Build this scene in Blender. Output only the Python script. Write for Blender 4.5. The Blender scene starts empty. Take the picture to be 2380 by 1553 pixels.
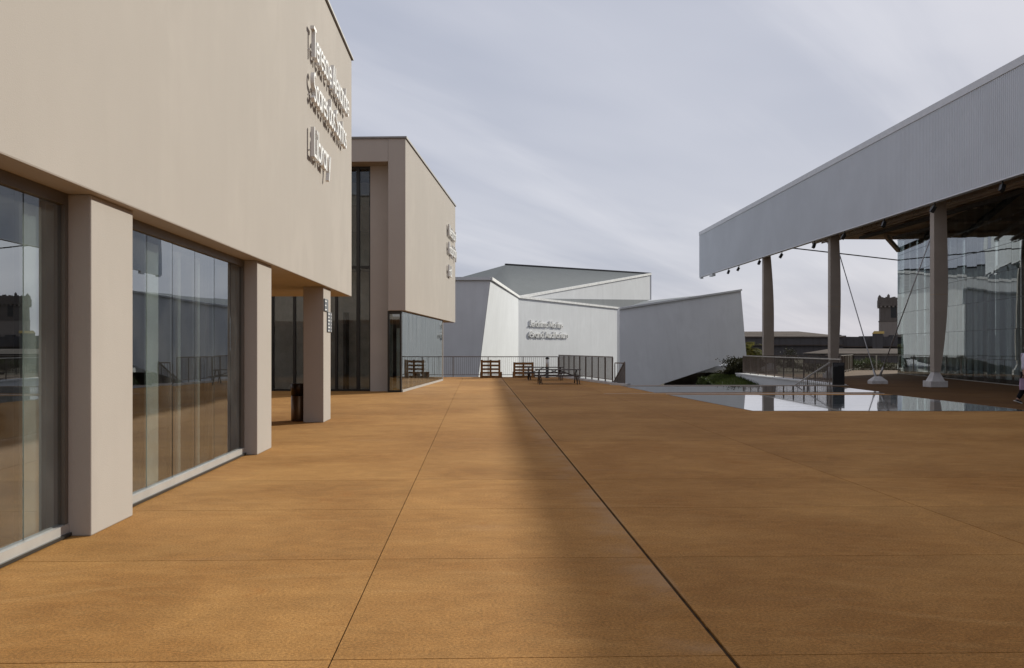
import bpy, bmesh, math, random
from mathutils import Vector, Matrix

random.seed(11)
scene = bpy.context.scene
COL = scene.collection
PI = math.pi

# ------------------------------------------------------------------ camera, sky, sun, exposure
EYE = 1.6
cam_data = bpy.data.cameras.new("camera")
cam_data.sensor_width = 36.0
cam_data.lens = 35.0
cam_data.shift_y = 31.5 / 2380.0
cam_data.clip_start = 0.1
cam_data.clip_end = 3000
cam = bpy.data.objects.new("camera", cam_data)
cam.location = (0, 0, EYE)
cam.rotation_euler = (PI / 2, 0, 0)
COL.objects.link(cam)
scene.camera = cam

SUN_AZ = math.radians(42.0)      # to the right of straight ahead (+Y towards +X)
SUN_EL = math.radians(24.1)
SKY_STRENGTH = 0.10
world = bpy.data.worlds.new("World")
scene.world = world
world.use_nodes = True
wn = world.node_tree.nodes
wl = world.node_tree.links
wn.clear()
w_out = wn.new("ShaderNodeOutputWorld")
w_bg = wn.new("ShaderNodeBackground")
w_bg.inputs["Strength"].default_value = SKY_STRENGTH
w_sky = wn.new("ShaderNodeTexSky")
w_sky.sky_type = 'NISHITA'
w_sky.sun_disc = False
w_sky.sun_elevation = SUN_EL
w_sky.sun_rotation = SUN_AZ
w_sky.air_density = 1.0
w_sky.dust_density = 1.5
w_sky.ozone_density = 1.0
w_tc = wn.new("ShaderNodeTexCoord")
w_sep = wn.new("ShaderNodeSeparateXYZ")
wl.new(w_tc.outputs["Generated"], w_sep.inputs[0])


def wmath(op, a, b=None):
    n = wn.new("ShaderNodeMath")
    n.operation = op
    for i, v in enumerate((a, b)):
        if v is None:
            continue
        if isinstance(v, (int, float)):
            n.inputs[i].default_value = v
        else:
            wl.new(v, n.inputs[i])
    return n.outputs[0]


zc = wmath('MAXIMUM', w_sep.outputs["Z"], 0.0)
za = wmath('ADD', zc, 0.16)
cx = wmath('DIVIDE', w_sep.outputs["X"], za)
cy = wmath('DIVIDE', w_sep.outputs["Y"], za)
w_cmb = wn.new("ShaderNodeCombineXYZ")
wl.new(cx, w_cmb.inputs[0])
wl.new(cy, w_cmb.inputs[1])


def wnoise(rot, scale, nscale, detail, rough, dist, lo, hi, off=(0, 0, 0)):
    m = wn.new("ShaderNodeMapping")
    m.vector_type = 'TEXTURE'
    m.inputs["Rotation"].default_value = (0, 0, rot)
    m.inputs["Scale"].default_value = scale
    m.inputs["Location"].default_value = off
    wl.new(w_cmb.outputs[0], m.inputs[0])
    n = wn.new("ShaderNodeTexNoise")
    n.inputs["Scale"].default_value = nscale
    n.inputs["Detail"].default_value = detail
    n.inputs["Roughness"].default_value = rough
    n.inputs["Distortion"].default_value = dist
    wl.new(m.outputs[0], n.inputs["Vector"])
    r = wn.new("ShaderNodeMapRange")
    r.interpolation_type = 'SMOOTHSTEP'
    r.inputs["From Min"].default_value = lo
    r.inputs["From Max"].default_value = hi
    wl.new(n.outputs["Fac"], r.inputs["Value"])
    return r.outputs[0]


streak = wnoise(math.radians(52), (3.4, 0.55, 1), 1.0, 7, 0.55, 0.35, 0.40, 0.66, (5, 1, 0))
broad = wnoise(math.radians(35), (2.2, 1.1, 1), 0.9, 4, 0.5, 0.3, 0.30, 0.62, (1, 4, 0))
cl = wmath('ADD', wmath('MULTIPLY', streak, 0.42), wmath('MULTIPLY', broad, 0.58))
w_cloudcol = wn.new("ShaderNodeMixRGB")
w_cloudcol.inputs[1].default_value = (4.25, 4.58, 5.6, 1)     # thin grey veil
w_cloudcol.inputs[2].default_value = (7.0, 7.1, 7.8, 1)       # brighter cirrus
wl.new(cl, w_cloudcol.inputs[0])
w_mix = wn.new("ShaderNodeMixRGB")
w_mix.inputs[0].default_value = 0.93
wl.new(w_sky.outputs[0], w_mix.inputs[1])
wl.new(w_cloudcol.outputs[0], w_mix.inputs[2])
wl.new(w_mix.outputs[0], w_bg.inputs["Color"])
wl.new(w_bg.outputs[0], w_out.inputs["Surface"])

sun_data = bpy.data.lights.new("sun", 'SUN')
sun_data.energy = 4.9
sun_data.angle = math.radians(0.65)
sun_data.color = (1.0, 0.982, 0.875)
sun = bpy.data.objects.new("sun", sun_data)
sun_dir = Vector((math.sin(SUN_AZ) * math.cos(SUN_EL), math.cos(SUN_AZ) * math.cos(SUN_EL), math.sin(SUN_EL)))
sun.rotation_euler = (-sun_dir).to_track_quat('-Z', 'Y').to_euler()
sun.location = sun_dir * 200
COL.objects.link(sun)

scene.view_settings.view_transform = 'Standard'
scene.view_settings.look = 'None'
scene.view_settings.gamma = 1.0
scene.view_settings.exposure = 0.0
scene.view_settings.use_curve_mapping = False
scene.render.engine = 'CYCLES'
scene.cycles.max_bounces = 10
scene.cycles.transparent_max_bounces = 24
scene.cycles.glossy_bounces = 5
scene.cycles.use_denoising = True
scene.cycles.sample_clamp_indirect = 6

# ------------------------------------------------------------------ survey helpers
FPX = 2314.0      # focal length in survey pixels (2380 wide picture)
CXP, HZ = 1190.0, 808.0


def at(px, py, d):
    """world point seen at survey pixel px,py at distance d ahead"""
    return Vector(((px - CXP) / FPX * d, d, EYE - (py - HZ) / FPX * d))


TH = 0.0354       # the campus axes are turned by this angle
CT, ST = math.cos(TH), math.sin(TH)


def campus(t, s, z=0.0):
    return Vector((CT * t - ST * s, ST * t + CT * s, z))


def to_campus(p):
    return (CT * p[0] + ST * p[1], -ST * p[0] + CT * p[1])


# ------------------------------------------------------------------ materials
def new_mat(name):
    m = bpy.data.materials.new(name)
    m.use_nodes = True
    return m, m.node_tree.nodes, m.node_tree.links, m.node_tree.nodes["Principled BSDF"]


def coords(nodes, links, scale=(1, 1, 1), space='Position', rot=(0, 0, 0)):
    mp = nodes.new("ShaderNodeMapping")
    mp.inputs["Scale"].default_value = scale
    mp.inputs["Rotation"].default_value = rot
    if space == 'Position':
        g = nodes.new("ShaderNodeNewGeometry")
        links.new(g.outputs["Position"], mp.inputs[0])
    else:
        g = nodes.new("ShaderNodeTexCoord")
        links.new(g.outputs[space], mp.inputs[0])
    return mp.outputs[0]


def noise(nodes, links, vec, scale, detail=4, rough=0.55, dist=0.0):
    n = nodes.new("ShaderNodeTexNoise")
    n.inputs["Scale"].default_value = scale
    n.inputs["Detail"].default_value = detail
    n.inputs["Roughness"].default_value = rough
    n.inputs["Distortion"].default_value = dist
    links.new(vec, n.inputs["Vector"])
    return n.outputs["Fac"]


def ramp(nodes, links, fac, lo, hi, a=0.0, b=1.0):
    r = nodes.new("ShaderNodeMapRange")
    r.interpolation_type = 'SMOOTHSTEP'
    r.inputs["From Min"].default_value = lo
    r.inputs["From Max"].default_value = hi
    r.inputs["To Min"].default_value = a
    r.inputs["To Max"].default_value = b
    links.new(fac, r.inputs["Value"])
    return r.outputs[0]


def mixc(nodes, links, fac, a, b, mode='MIX'):
    m = nodes.new("ShaderNodeMixRGB")
    m.blend_type = mode
    for i, v in ((0, fac), (1, a), (2, b)):
        if isinstance(v, (int, float)):
            m.inputs[i].default_value = v
        elif isinstance(v, tuple):
            m.inputs[i].default_value = (v[0], v[1], v[2], 1)
        else:
            links.new(v, m.inputs[i])
    return m.outputs[0]


def bump(nodes, links, bs, h, strength=0.2, dist=0.01):
    b = nodes.new("ShaderNodeBump")
    b.inputs["Strength"].default_value = strength
    b.inputs["Distance"].default_value = dist
    links.new(h, b.inputs["Height"])
    links.new(b.outputs[0], bs.inputs["Normal"])


def simple(name, col, rough=0.5, metal=0.0, var=0.12, scale=3.0, spec=0.5, bump_s=0.0):
    m, n, l, bs = new_mat(name)
    v = coords(n, l)
    f = noise(n, l, v, scale, 5, 0.6)
    f2 = ramp(n, l, f, 0.3, 0.7)
    a = tuple(c * (1 - var) for c in col)
    b = tuple(min(1, c * (1 + var)) for c in col)
    c = mixc(n, l, f2, a, b)
    l.new(c, bs.inputs["Base Color"])
    bs.inputs["Roughness"].default_value = rough
    bs.inputs["Metallic"].default_value = metal
    bs.inputs["Specular IOR Level"].default_value = spec if rough < 0.8 else 0.04
    if bump_s:
        bump(n, l, bs, noise(n, l, v, scale * 14, 3), bump_s, 0.01)
    return m


def plaster(name, col, stain=(0.75, 0.68, 0.6), amount=0.35, grain=90.0):
    """painted render: soft mottling, vertical rain streaks, fine grain"""
    m, n, l, bs = new_mat(name)
    v = coords(n, l)
    vs = coords(n, l, (2.2, 2.2, 0.16))
    vt = coords(n, l, (1.0, 1.0, 0.7))
    big = ramp(n, l, noise(n, l, v, 0.35, 4), 0.3, 0.7)
    st = ramp(n, l, noise(n, l, vs, 1.0, 6, 0.6), 0.45, 0.78)
    patch = ramp(n, l, noise(n, l, vt, 1.4, 3), 0.4, 0.65)
    fine = noise(n, l, v, grain, 3)
    c0 = mixc(n, l, big, tuple(c * 0.955 for c in col), tuple(min(1, c * 1.035) for c in col))
    c1 = mixc(n, l, patch, c0, tuple(c * 0.975 for c in col))
    sf = n.new("ShaderNodeMath")
    sf.operation = 'MULTIPLY'
    sf.inputs[1].default_value = amount
    l.new(st, sf.inputs[0])
    c2 = mixc(n, l, sf.outputs[0], c1, tuple(c * s for c, s in zip(col, stain)))
    l.new(c2, bs.inputs["Base Color"])
    bs.inputs["Roughness"].default_value = 0.85
    bs.inputs["Specular IOR Level"].default_value = 0.1
    hb = n.new("ShaderNodeMath")
    hb.operation = 'ADD'
    l.new(fine, hb.inputs[0])
    l.new(noise(n, l, v, 1.1, 2), hb.inputs[1])
    bump(n, l, bs, hb.outputs[0], 0.18, 0.012)
    return m


def glass(name, tint, ior=2.0, dirt=0.03):
    """thin tinted pane: tinted see-through plus a mirror reflection that grows at grazing angles"""
    m = bpy.data.materials.new(name)
    m.use_nodes = True
    n, l = m.node_tree.nodes, m.node_tree.links
    n.clear()
    out = n.new("ShaderNodeOutputMaterial")
    tr = n.new("ShaderNodeBsdfTransparent")
    tr.inputs[0].default_value = (*tint, 1)
    gl = n.new("ShaderNodeBsdfGlossy")
    gl.inputs["Color"].default_value = (0.90, 0.96, 1.0, 1)
    gl.inputs["Roughness"].default_value = 0.0
    fr = n.new("ShaderNodeFresnel")
    fr.inputs["IOR"].default_value = ior
    geo = n.new("ShaderNodeNewGeometry")
    nz = n.new("ShaderNodeTexNoise")
    nz.inputs["Scale"].default_value = 0.8
    nz.inputs["Detail"].default_value = 1
    l.new(geo.outputs["Position"], nz.inputs["Vector"])
    b = n.new("ShaderNodeBump")
    b.inputs["Strength"].default_value = 0.05
    b.inputs["Distance"].default_value = 0.02
    l.new(nz.outputs["Fac"], b.inputs["Height"])
    l.new(b.outputs[0], gl.inputs["Normal"])
    mx = n.new("ShaderNodeMixShader")
    l.new(fr.outputs[0], mx.inputs[0])
    l.new(tr.outputs[0], mx.inputs[1])
    l.new(gl.outputs[0], mx.inputs[2])
    df = n.new("ShaderNodeBsdfDiffuse")
    df.inputs[0].default_value = (0.55, 0.55, 0.52, 1)
    mx2 = n.new("ShaderNodeMixShader")
    vs = n.new("ShaderNodeTexNoise")
    vs.inputs["Scale"].default_value = 1.7
    vs.inputs["Detail"].default_value = 5
    l.new(geo.outputs["Position"], vs.inputs["Vector"])
    mr = n.new("ShaderNodeMapRange")
    mr.inputs["From Min"].default_value = 0.4
    mr.inputs["From Max"].default_value = 0.8
    mr.inputs["To Max"].default_value = dirt * 2
    l.new(vs.outputs["Fac"], mr.inputs["Value"])
    l.new(mr.outputs[0], mx2.inputs[0])
    l.new(mx.outputs[0], mx2.inputs[1])
    l.new(df.outputs[0], mx2.inputs[2])
    # a pane has two faces: tint and mirror once, on the face turned to the ray
    clear = n.new("ShaderNodeBsdfTransparent")
    mx3 = n.new("ShaderNodeMixShader")
    l.new(geo.outputs["Backfacing"], mx3.inputs[0])
    l.new(mx2.outputs[0], mx3.inputs[1])
    l.new(clear.outputs[0], mx3.inputs[2])
    l.new(mx3.outputs[0], out.inputs["Surface"])
    return m


def ground_concrete(name="ochre_concrete", tone=1.0, tint=(1, 1, 1)):
    m, n, l, bs = new_mat(name)
    v = coords(n, l, rot=(0, 0, -TH))
    vx = coords(n, l, (0.55, 1.5, 1.0), rot=(0, 0, -TH))
    vy = coords(n, l, (0.9, 2.2, 1.0), rot=(0, 0, 0.12))
    big = ramp(n, l, noise(n, l, v, 0.32, 5, 0.6, 0.6), 0.34, 0.68)
    mid = ramp(n, l, noise(n, l, vx, 1.3, 6, 0.62, 0.8), 0.38, 0.66)
    brush = ramp(n, l, noise(n, l, vy, 3.2, 6, 0.65, 1.2), 0.40, 0.70)
    fine = noise(n, l, v, 55, 4, 0.75)
    grit = noise(n, l, v, 190, 2, 0.7)
    c = mixc(n, l, big, (0.302, 0.140, 0.037), (0.419, 0.214, 0.065))
    c = mixc(n, l, mixfac(n, l, mid, 0.32), c, (0.274, 0.122, 0.031))
    c = mixc(n, l, mixfac(n, l, brush, 0.30), c, (0.437, 0.239, 0.082))
    # rusty stains
    rs = ramp(n, l, noise(n, l, v, 0.9, 5, 0.7, 1.0), 0.58, 0.76)
    c = mixc(n, l, mixfac(n, l, rs, 0.5), c, (0.307, 0.110, 0.020))
    # grey scuffs
    gs = ramp(n, l, noise(n, l, vx, 0.6, 5, 0.65, 0.5), 0.60, 0.80)
    c = mixc(n, l, mixfac(n, l, gs, 0.35), c, (0.288, 0.180, 0.107))
    mt = ramp(n, l, noise(n, l, v, 2.1, 6, 0.66, 1.6), 0.30, 0.72, 0.90, 1.08)
    c = mixc(n, l, 1.0, c, spk(n, l, mt), 'MULTIPLY')
    wv = n.new("ShaderNodeTexWave")
    wv.wave_type = 'RINGS'
    wv.rings_direction = 'Z'
    wv.inputs["Scale"].default_value = 0.55
    wv.inputs["Distortion"].default_value = 9.0
    wv.inputs["Detail"].default_value = 2.0
    wv.inputs["Detail Scale"].default_value = 0.35
    l.new(v, wv.inputs["Vector"])
    arcs = ramp(n, l, wv.outputs["Fac"], 0.90, 1.0)
    am = ramp(n, l, noise(n, l, v, 0.55, 3), 0.48, 0.66, 0.0, 0.22)
    af = n.new("ShaderNodeMath")
    af.operation = 'MULTIPLY'
    l.new(arcs, af.inputs[0])
    l.new(am, af.inputs[1])
    c = mixc(n, l, af.outputs[0], c, (0.50, 0.29, 0.11))
    sp = ramp(n, l, fine, 0.25, 0.75, 0.56, 1.36)
    c = mixc(n, l, 1.0, c, spk(n, l, sp), 'MULTIPLY')
    sg = ramp(n, l, grit, 0.3, 0.7, 0.70, 1.25)
    c = mixc(n, l, 1.0, c, spk(n, l, sg), 'MULTIPLY')
    # scattered dark specks and drops
    vd = n.new("ShaderNodeTexVoronoi")
    vd.inputs["Scale"].default_value = 2.6
    l.new(v, vd.inputs["Vector"])
    dd = ramp(n, l, vd.outputs["Distance"], 0.012, 0.03, 1.0, 0.0)
    dsel = ramp(n, l, noise(n, l, v, 0.8, 2), 0.52, 0.56)
    dm2 = n.new("ShaderNodeMath")
    dm2.operation = 'MULTIPLY'
    l.new(dd, dm2.inputs[0])
    l.new(dsel, dm2.inputs[1])
    c = mixc(n, l, mixfac(n, l, dm2.outputs[0], 0.7), c, (0.06, 0.035, 0.02))
    # pale dust washed along the open joint at t = 1.31
    sep = n.new("ShaderNodeSeparateXYZ")
    l.new(v, sep.inputs[0])
    dm = n.new("ShaderNodeMath")
    dm.operation = 'SUBTRACT'
    dm.inputs[0].default_value = 1.31
    l.new(sep.outputs[0], dm.inputs[1])
    near = ramp(n, l, dm.outputs[0], 0.0, 0.45, 1.0, 0.0)
    pos = ramp(n, l, dm.outputs[0], -0.05, 0.0, 0.0, 1.0)
    pm = n.new("ShaderNodeMath")
    pm.operation = 'MULTIPLY'
    l.new(near, pm.inputs[0])
    l.new(pos, pm.inputs[1])
    dn = ramp(n, l, noise(n, l, v, 1.3, 5, 0.6, 0.5), 0.34, 0.64, 0.0, 0.6)
    pm2 = n.new("ShaderNodeMath")
    pm2.operation = 'MULTIPLY'
    l.new(pm.outputs[0], pm2.inputs[0])
    l.new(dn, pm2.inputs[1])
    c = mixc(n, l, pm2.outputs[0], c, (0.37, 0.235, 0.135))
    # each cast bay differs a little
    oi = n.new("ShaderNodeObjectInfo")
    ov = ramp(n, l, oi.outputs["Random"], 0, 1, 0.94, 1.06)
    c = mixc(n, l, 1.0, c, spk(n, l, ov), 'MULTIPLY')
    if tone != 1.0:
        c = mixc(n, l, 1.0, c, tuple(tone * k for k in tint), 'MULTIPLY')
    l.new(c, bs.inputs["Base Color"])
    bs.inputs["Roughness"].default_value = 0.85
    bs.inputs["Specular IOR Level"].default_value = 0.12
    hm = n.new("ShaderNodeMath")
    hm.operation = 'ADD'
    l.new(fine, hm.inputs[0])
    l.new(grit, hm.inputs[1])
    bump(n, l, bs, hm.outputs[0], 0.35, 0.006)
    return m


def mixfac(n, l, f, k):
    a = n.new("ShaderNodeMath")
    a.operation = 'MULTIPLY'
    a.inputs[1].default_value = k
    l.new(f, a.inputs[0])
    return a.outputs[0]


def spk(n, l, f):
    c = n.new("ShaderNodeCombineXYZ")
    for i in range(3):
        l.new(f, c.inputs[i])
    return c.outputs[0]


def leafy(name, dark, light, trans=0.25):
    m, n, l, bs = new_mat(name)
    v = coords(n, l)
    f = ramp(n, l, noise(n, l, v, 1.3, 3), 0.3, 0.7)
    f2 = ramp(n, l, noise(n, l, v, 9.0, 2), 0.3, 0.7)
    c = mixc(n, l, f, dark, light)
    c = mixc(n, l, mixfac(n, l, f2, 0.5), c, tuple(x * 0.55 for x in dark))
    l.new(c, bs.inputs["Base Color"])
    bs.inputs["Roughness"].default_value = 0.6
    bs.inputs["Specular IOR Level"].default_value = 0.06
    tb = n.new("ShaderNodeBsdfTranslucent")
    l.new(c, tb.inputs[0])
    mx = n.new("ShaderNodeMixShader")
    mx.inputs[0].default_value = trans
    l.new(bs.outputs[0], mx.inputs[1])
    l.new(tb.outputs[0], mx.inputs[2])
    out = n["Material Output"] if "Material Output" in n else None
    l.new(mx.outputs[0], out.inputs["Surface"])
    return m


def pool_mat():
    m, n, l, bs = new_mat("wet_dark_glass")
    v = coords(n, l, (0.5, 2.4, 1))
    f = ramp(n, l, noise(n, l, v, 1.2, 5, 0.6, 0.4), 0.4, 0.7)
    c = mixc(n, l, f, (0.10, 0.125, 0.14), (0.24, 0.27, 0.285))
    v2 = coords(n, l)
    d = ramp(n, l, noise(n, l, v2, 7, 4, 0.7), 0.68, 0.74)
    c = mixc(n, l, d, c, (0.05, 0.04, 0.03))
    l.new(c, bs.inputs["Base Color"])
    r = ramp(n, l, noise(n, l, v, 1.5, 5, 0.6), 0.45, 0.75, 0.012, 0.16)
    l.new(r, bs.inputs["Roughness"])
    bs.inputs["IOR"].default_value = 1.6
    bs.inputs["Coat Weight"].default_value = 0.6
    bs.inputs["Coat Roughness"].default_value = 0.01
    vb = coords(n, l, (0.4, 1.4, 1))
    bump(n, l, bs, noise(n, l, vb, 1.3, 3), 0.20, 0.012)
    return m


M_PLAZA = ground_concrete()
M_TERRACE = ground_concrete("dark_brown_terrace_concrete", 0.30, (1.0, 0.95, 0.95))  # same concrete recipe, multiplied down to a dark brown for the terrace bays
M_JOINT = simple("joint_filler", (0.055, 0.034, 0.02), 0.95, 0, 0.3, 8)
M_WALL = plaster("cream_render", (0.393, 0.350, 0.312), (0.86, 0.84, 0.82), 0.16)
M_WHITE = plaster("white_render", (0.615, 0.620, 0.635), (0.80, 0.79, 0.79), 0.30, 40)
M_ROOFGREY = plaster("grey_roof_coating", (0.215, 0.225, 0.235), (0.75, 0.76, 0.78), 0.6, 30)
M_ROOFDARK = plaster("dark_grey_roof_coating", (0.098, 0.108, 0.118), (0.75, 0.76, 0.78), 0.6, 30)
M_COPING = simple("grey_coping_metal", (0.20, 0.185, 0.17), 0.5, 0.3)
M_WCOPING = simple("white_coping", (0.62, 0.61, 0.60), 0.6)
M_LETTER = simple("white_letter_paint", (0.74, 0.73, 0.71), 0.45, 0, 0.03)
M_ALU = simple("grey_aluminium", (0.40, 0.375, 0.35), 0.45, 0.2, 0.06)
M_HEAD = simple("brown_grey_frame", (0.135, 0.115, 0.095), 0.45, 0.3, 0.06)
M_DARKFRAME = simple("black_window_frame", (0.018, 0.017, 0.016), 0.4, 0.2)
M_GLASS = glass("tinted_glass", (0.50, 0.53, 0.51), 4.6)
M_GLASSD = glass("dark_glass", (0.55, 0.55, 0.53), 1.7)
M_GLASSM = glass("mirror_glass", (0.40, 0.46, 0.44), 9.0)
M_GLASSP = glass("pale_glass", (0.50, 0.55, 0.55), 2.6)
M_INT = simple("interior_plaster", (0.26, 0.23, 0.20), 0.9)
M_BLIND = simple("grey_blind", (0.55, 0.54, 0.50), 0.9)
M_INTD = simple("interior_dark", (0.10, 0.095, 0.09), 0.9)
M_INTF = simple("interior_floor", (0.09, 0.07, 0.055), 0.6)
M_CURT = simple("pale_curtain", (0.78, 0.82, 0.80), 0.9)
M_FASCIA = simple("white_ribbed_metal", (0.49, 0.515, 0.55), 0.55, 0.1, 0.04, 0.4)
M_FCAP = simple("fascia_capping", (0.56, 0.57, 0.59), 0.5, 0.15, 0.04)
M_SOFFIT = simple("brown_soffit", (0.36, 0.265, 0.185), 0.85, 0, 0.2, 1.5)
M_BEAM = simple("brown_steel", (0.36, 0.27, 0.19), 0.6, 0, 0.1)
M_COLUMN = simple("taupe_column_paint", (0.31, 0.262, 0.22), 0.55, 0, 0.06, 1.2)
M_PLINTH = simple("pale_plinth", (0.50, 0.48, 0.47), 0.8)
M_STEEL = simple("grey_steel_rod", (0.33, 0.32, 0.32), 0.4, 0.6)
M_BLACK = simple("black_housing", (0.012, 0.012, 0.012), 0.5)
M_SIGN = simple("black_sign_panel", (0.008, 0.008, 0.009), 0.35)
M_PRINT = simple("pale_print", (0.62, 0.62, 0.62), 0.6)
M_DIMPRINT = simple("dim_print", (0.16, 0.16, 0.18), 0.6)
M_PLAQUE = simple("dark_grey_plaque", (0.07, 0.075, 0.085), 0.45)
M_RAIL = simple("brown_grey_rail_paint", (0.155, 0.125, 0.105), 0.5, 0.2)
M_RAILTOP = simple("pale_handrail", (0.36, 0.33, 0.30), 0.4, 0.4)
M_PALLET = simple("weathered_pallet_wood", (0.20, 0.105, 0.045), 0.85, 0, 0.35, 6)
M_TABLE = simple("dark_table_wood", (0.075, 0.058, 0.05), 0.7, 0, 0.25, 6)
M_TLEG = simple("dark_table_steel", (0.05, 0.035, 0.03), 0.5, 0.3)
M_BINTOP = simple("dark_bronze", (0.035, 0.022, 0.014), 0.35, 0.7)
M_BIN = simple("bronze_metal", (0.15, 0.095, 0.055), 0.35, 0.8, 0.08)
M_POOL = pool_mat()
M_FORT = plaster("dark_fort_stone", (0.085, 0.078, 0.078), (0.6, 0.55, 0.5), 0.6, 3)
M_FORTR = simple("brown_fort_roof", (0.085, 0.066, 0.056), 0.9, 0, 0.2, 0.3)
M_TOWER = plaster("tower_stone", (0.130, 0.110, 0.097), (0.6, 0.55, 0.5), 0.6, 4)
M_TOWERL = plaster("tower_lower_render", (0.23, 0.195, 0.17), (0.7, 0.65, 0.6), 0.5, 4)
M_YELLOW = simple("ochre_roof", (0.33, 0.23, 0.08), 0.9)
M_EARTH = simple("garden_soil", (0.075, 0.065, 0.040), 0.95, 0, 0.35, 0.6)
M_GRASS = leafy("grass_blades", (0.036, 0.050, 0.014), (0.068, 0.085, 0.022))
M_SHRUB = leafy("dark_shrub_leaves", (0.030, 0.031, 0.016), (0.060, 0.054, 0.026))
M_SHRUBG = leafy("green_shrub_leaves", (0.045, 0.062, 0.022), (0.10, 0.125, 0.045))
M_PALM = leafy("palm_fronds", (0.070, 0.080, 0.022), (0.19, 0.155, 0.040), 0.4)
M_BARK = simple("bark", (0.10, 0.075, 0.055), 0.9, 0, 0.3, 8)
M_SKIN = simple("skin", (0.36, 0.20, 0.145), 0.6, 0, 0.03)
M_HAIR = simple("dark_hair", (0.02, 0.015, 0.012), 0.5)
M_SHIRT = simple("pale_lilac_shirt", (0.52, 0.49, 0.58), 0.85, 0, 0.05)
M_TROUS = simple("black_trousers", (0.012, 0.012, 0.014), 0.8)
M_SHOE = simple("black_shoe", (0.015, 0.014, 0.014), 0.5)
M_SOLE = simple("white_sole", (0.55, 0.53, 0.50), 0.6)
M_BAG = simple("lilac_paper", (0.40, 0.27, 0.40), 0.7)


# ------------------------------------------------------------------ object helpers
def tag(o, label=None, cat=None, group=None, kind=None):
    if label:
        o["label"] = label
    if cat:
        o["category"] = cat
    if group:
        o["group"] = group
    if kind:
        o["kind"] = kind
    return o


def empty(name, loc=(0, 0, 0), rz=0.0, parent=None):
    o = bpy.data.objects.new(name, None)
    o.empty_display_size = 0.2
    o.location = loc
    o.rotation_euler = (0, 0, rz)
    COL.objects.link(o)
    if parent:
        o.parent = parent
    return o


def thing(name, label, cat, loc=(0, 0, 0), rz=0.0, group=None):
    return tag(empty(name, loc, rz), label, cat, group)


class MB:
    """collects faces and links them as ONE mesh object"""

    def __init__(self):
        self.v, self.f = [], []

    def add(self, verts, faces):
        b = len(self.v)
        self.v += [tuple(p) for p in verts]
        self.f += [tuple(i + b for i in f) for f in faces]
        return self

    def box(self, x0, x1, y0, y1, z0, z1):
        v = [(x0, y0, z0), (x1, y0, z0), (x1, y1, z0), (x0, y1, z0), (x0, y0, z1), (x1, y0, z1), (x1, y1, z1), (x0, y1, z1)]
        return self.add(v, [(0, 3, 2, 1), (4, 5, 6, 7), (0, 1, 5, 4), (1, 2, 6, 5), (2, 3, 7, 6), (3, 0, 4, 7)])

    def prism(self, poly, z0, z1):
        """poly: list of (x, y) counter-clockwise, or (x, y, z1)"""
        n = len(poly)
        lo = [(p[0], p[1], z0) for p in poly]
        hi = [(p[0], p[1], z1 if len(p) < 3 else p[2]) for p in poly]
        fs = [tuple(range(n - 1, -1, -1)), tuple(range(n, 2 * n))]
        fs += [(i, (i + 1) % n, n + (i + 1) % n, n + i) for i in range(n)]
        return self.add(lo + hi, fs)

    def bar(self, a, b, w, h, up=(0, 0, 1)):
        """box beam from a to b, w across, h along 'up'"""
        a, b = Vector(a), Vector(b)
        d = (b - a).normalized()
        u = Vector(up)
        s = d.cross(u)
        if s.length < 1e-4:
            s = d.cross(Vector((1, 0, 0)))
        s.normalize()
        u = s.cross(d).normalized()
        s, u = s * (w / 2), u * (h / 2)
        v = [a - s - u, a + s - u, a + s + u, a - s + u, b - s - u, b + s - u, b + s + u, b - s + u]
        return self.add(v, [(3, 2, 1, 0), (4, 5, 6, 7), (0, 1, 5, 4), (1, 2, 6, 5), (2, 3, 7, 6), (3, 0, 4, 7)])

    def tube(self, a, b, r, r2=None, n=8):
        a, b = Vector(a), Vector(b)
        r2 = r if r2 is None else r2
        d = (b - a).normalized()
        u = d.orthogonal().normalized()
        w = d.cross(u)
        v = []
        for p, rr in ((a, r), (b, r2)):
            for i in range(n):
                t = 2 * PI * i / n
                v.append(p + (u * math.cos(t) + w * math.sin(t)) * rr)
        f = [(i, (i + 1) % n, n + (i + 1) % n, n + i) for i in range(n)]
        f += [tuple(range(n - 1, -1, -1)), tuple(range(n, 2 * n))]
        return self.add(v, f)

    def build(self, name, mat, parent=None, smooth=False, fix=True):
        me = bpy.data.meshes.new(name)
        me.from_pydata(self.v, [], self.f)
        if fix:
            bm = bmesh.new()
            bm.from_mesh(me)
            bmesh.ops.recalc_face_normals(bm, faces=bm.faces)
            bm.to_mesh(me)
            bm.free()
        me.materials.append(mat)
        if smooth:
            for p in me.polygons:
                p.use_smooth = True
        o = bpy.data.objects.new(name, me)
        COL.objects.link(o)
        if parent:
            o.parent = parent
        return o


def bevel(o, w=0.01, seg=2):
    md = o.modifiers.new("bevel", 'BEVEL')
    md.width = w
    md.segments = seg
    md.limit_method = 'ANGLE'
    return o


def pane(name, p0, p1, z0, z1, mat, parent, th=0.016, jit=0.0):
    """upright pane from p0 to p1 (local x, y), its own origin at its centre so that it can be a touch out of true"""
    a, b = Vector((p0[0], p0[1], 0)), Vector((p1[0], p1[1], 0))
    c = (a + b) / 2
    L = (b - a).length
    m = MB()
    m.box(-L / 2, L / 2, -th / 2, th / 2, -(z1 - z0) / 2, (z1 - z0) / 2)
    o = m.build(name, mat, parent)
    o.location = (c.x, c.y, (z0 + z1) / 2)
    ang = math.atan2(b.y - a.y, b.x - a.x)
    o.rotation_euler = (random.uniform(-jit, jit), 0, ang + random.uniform(-jit, jit))
    return o


def copy_tree(o, parent=None):
    c = o.copy()
    COL.objects.link(c)
    c.parent = parent
    for ch in list(o.children):
        copy_tree(ch, c)
    return c


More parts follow.
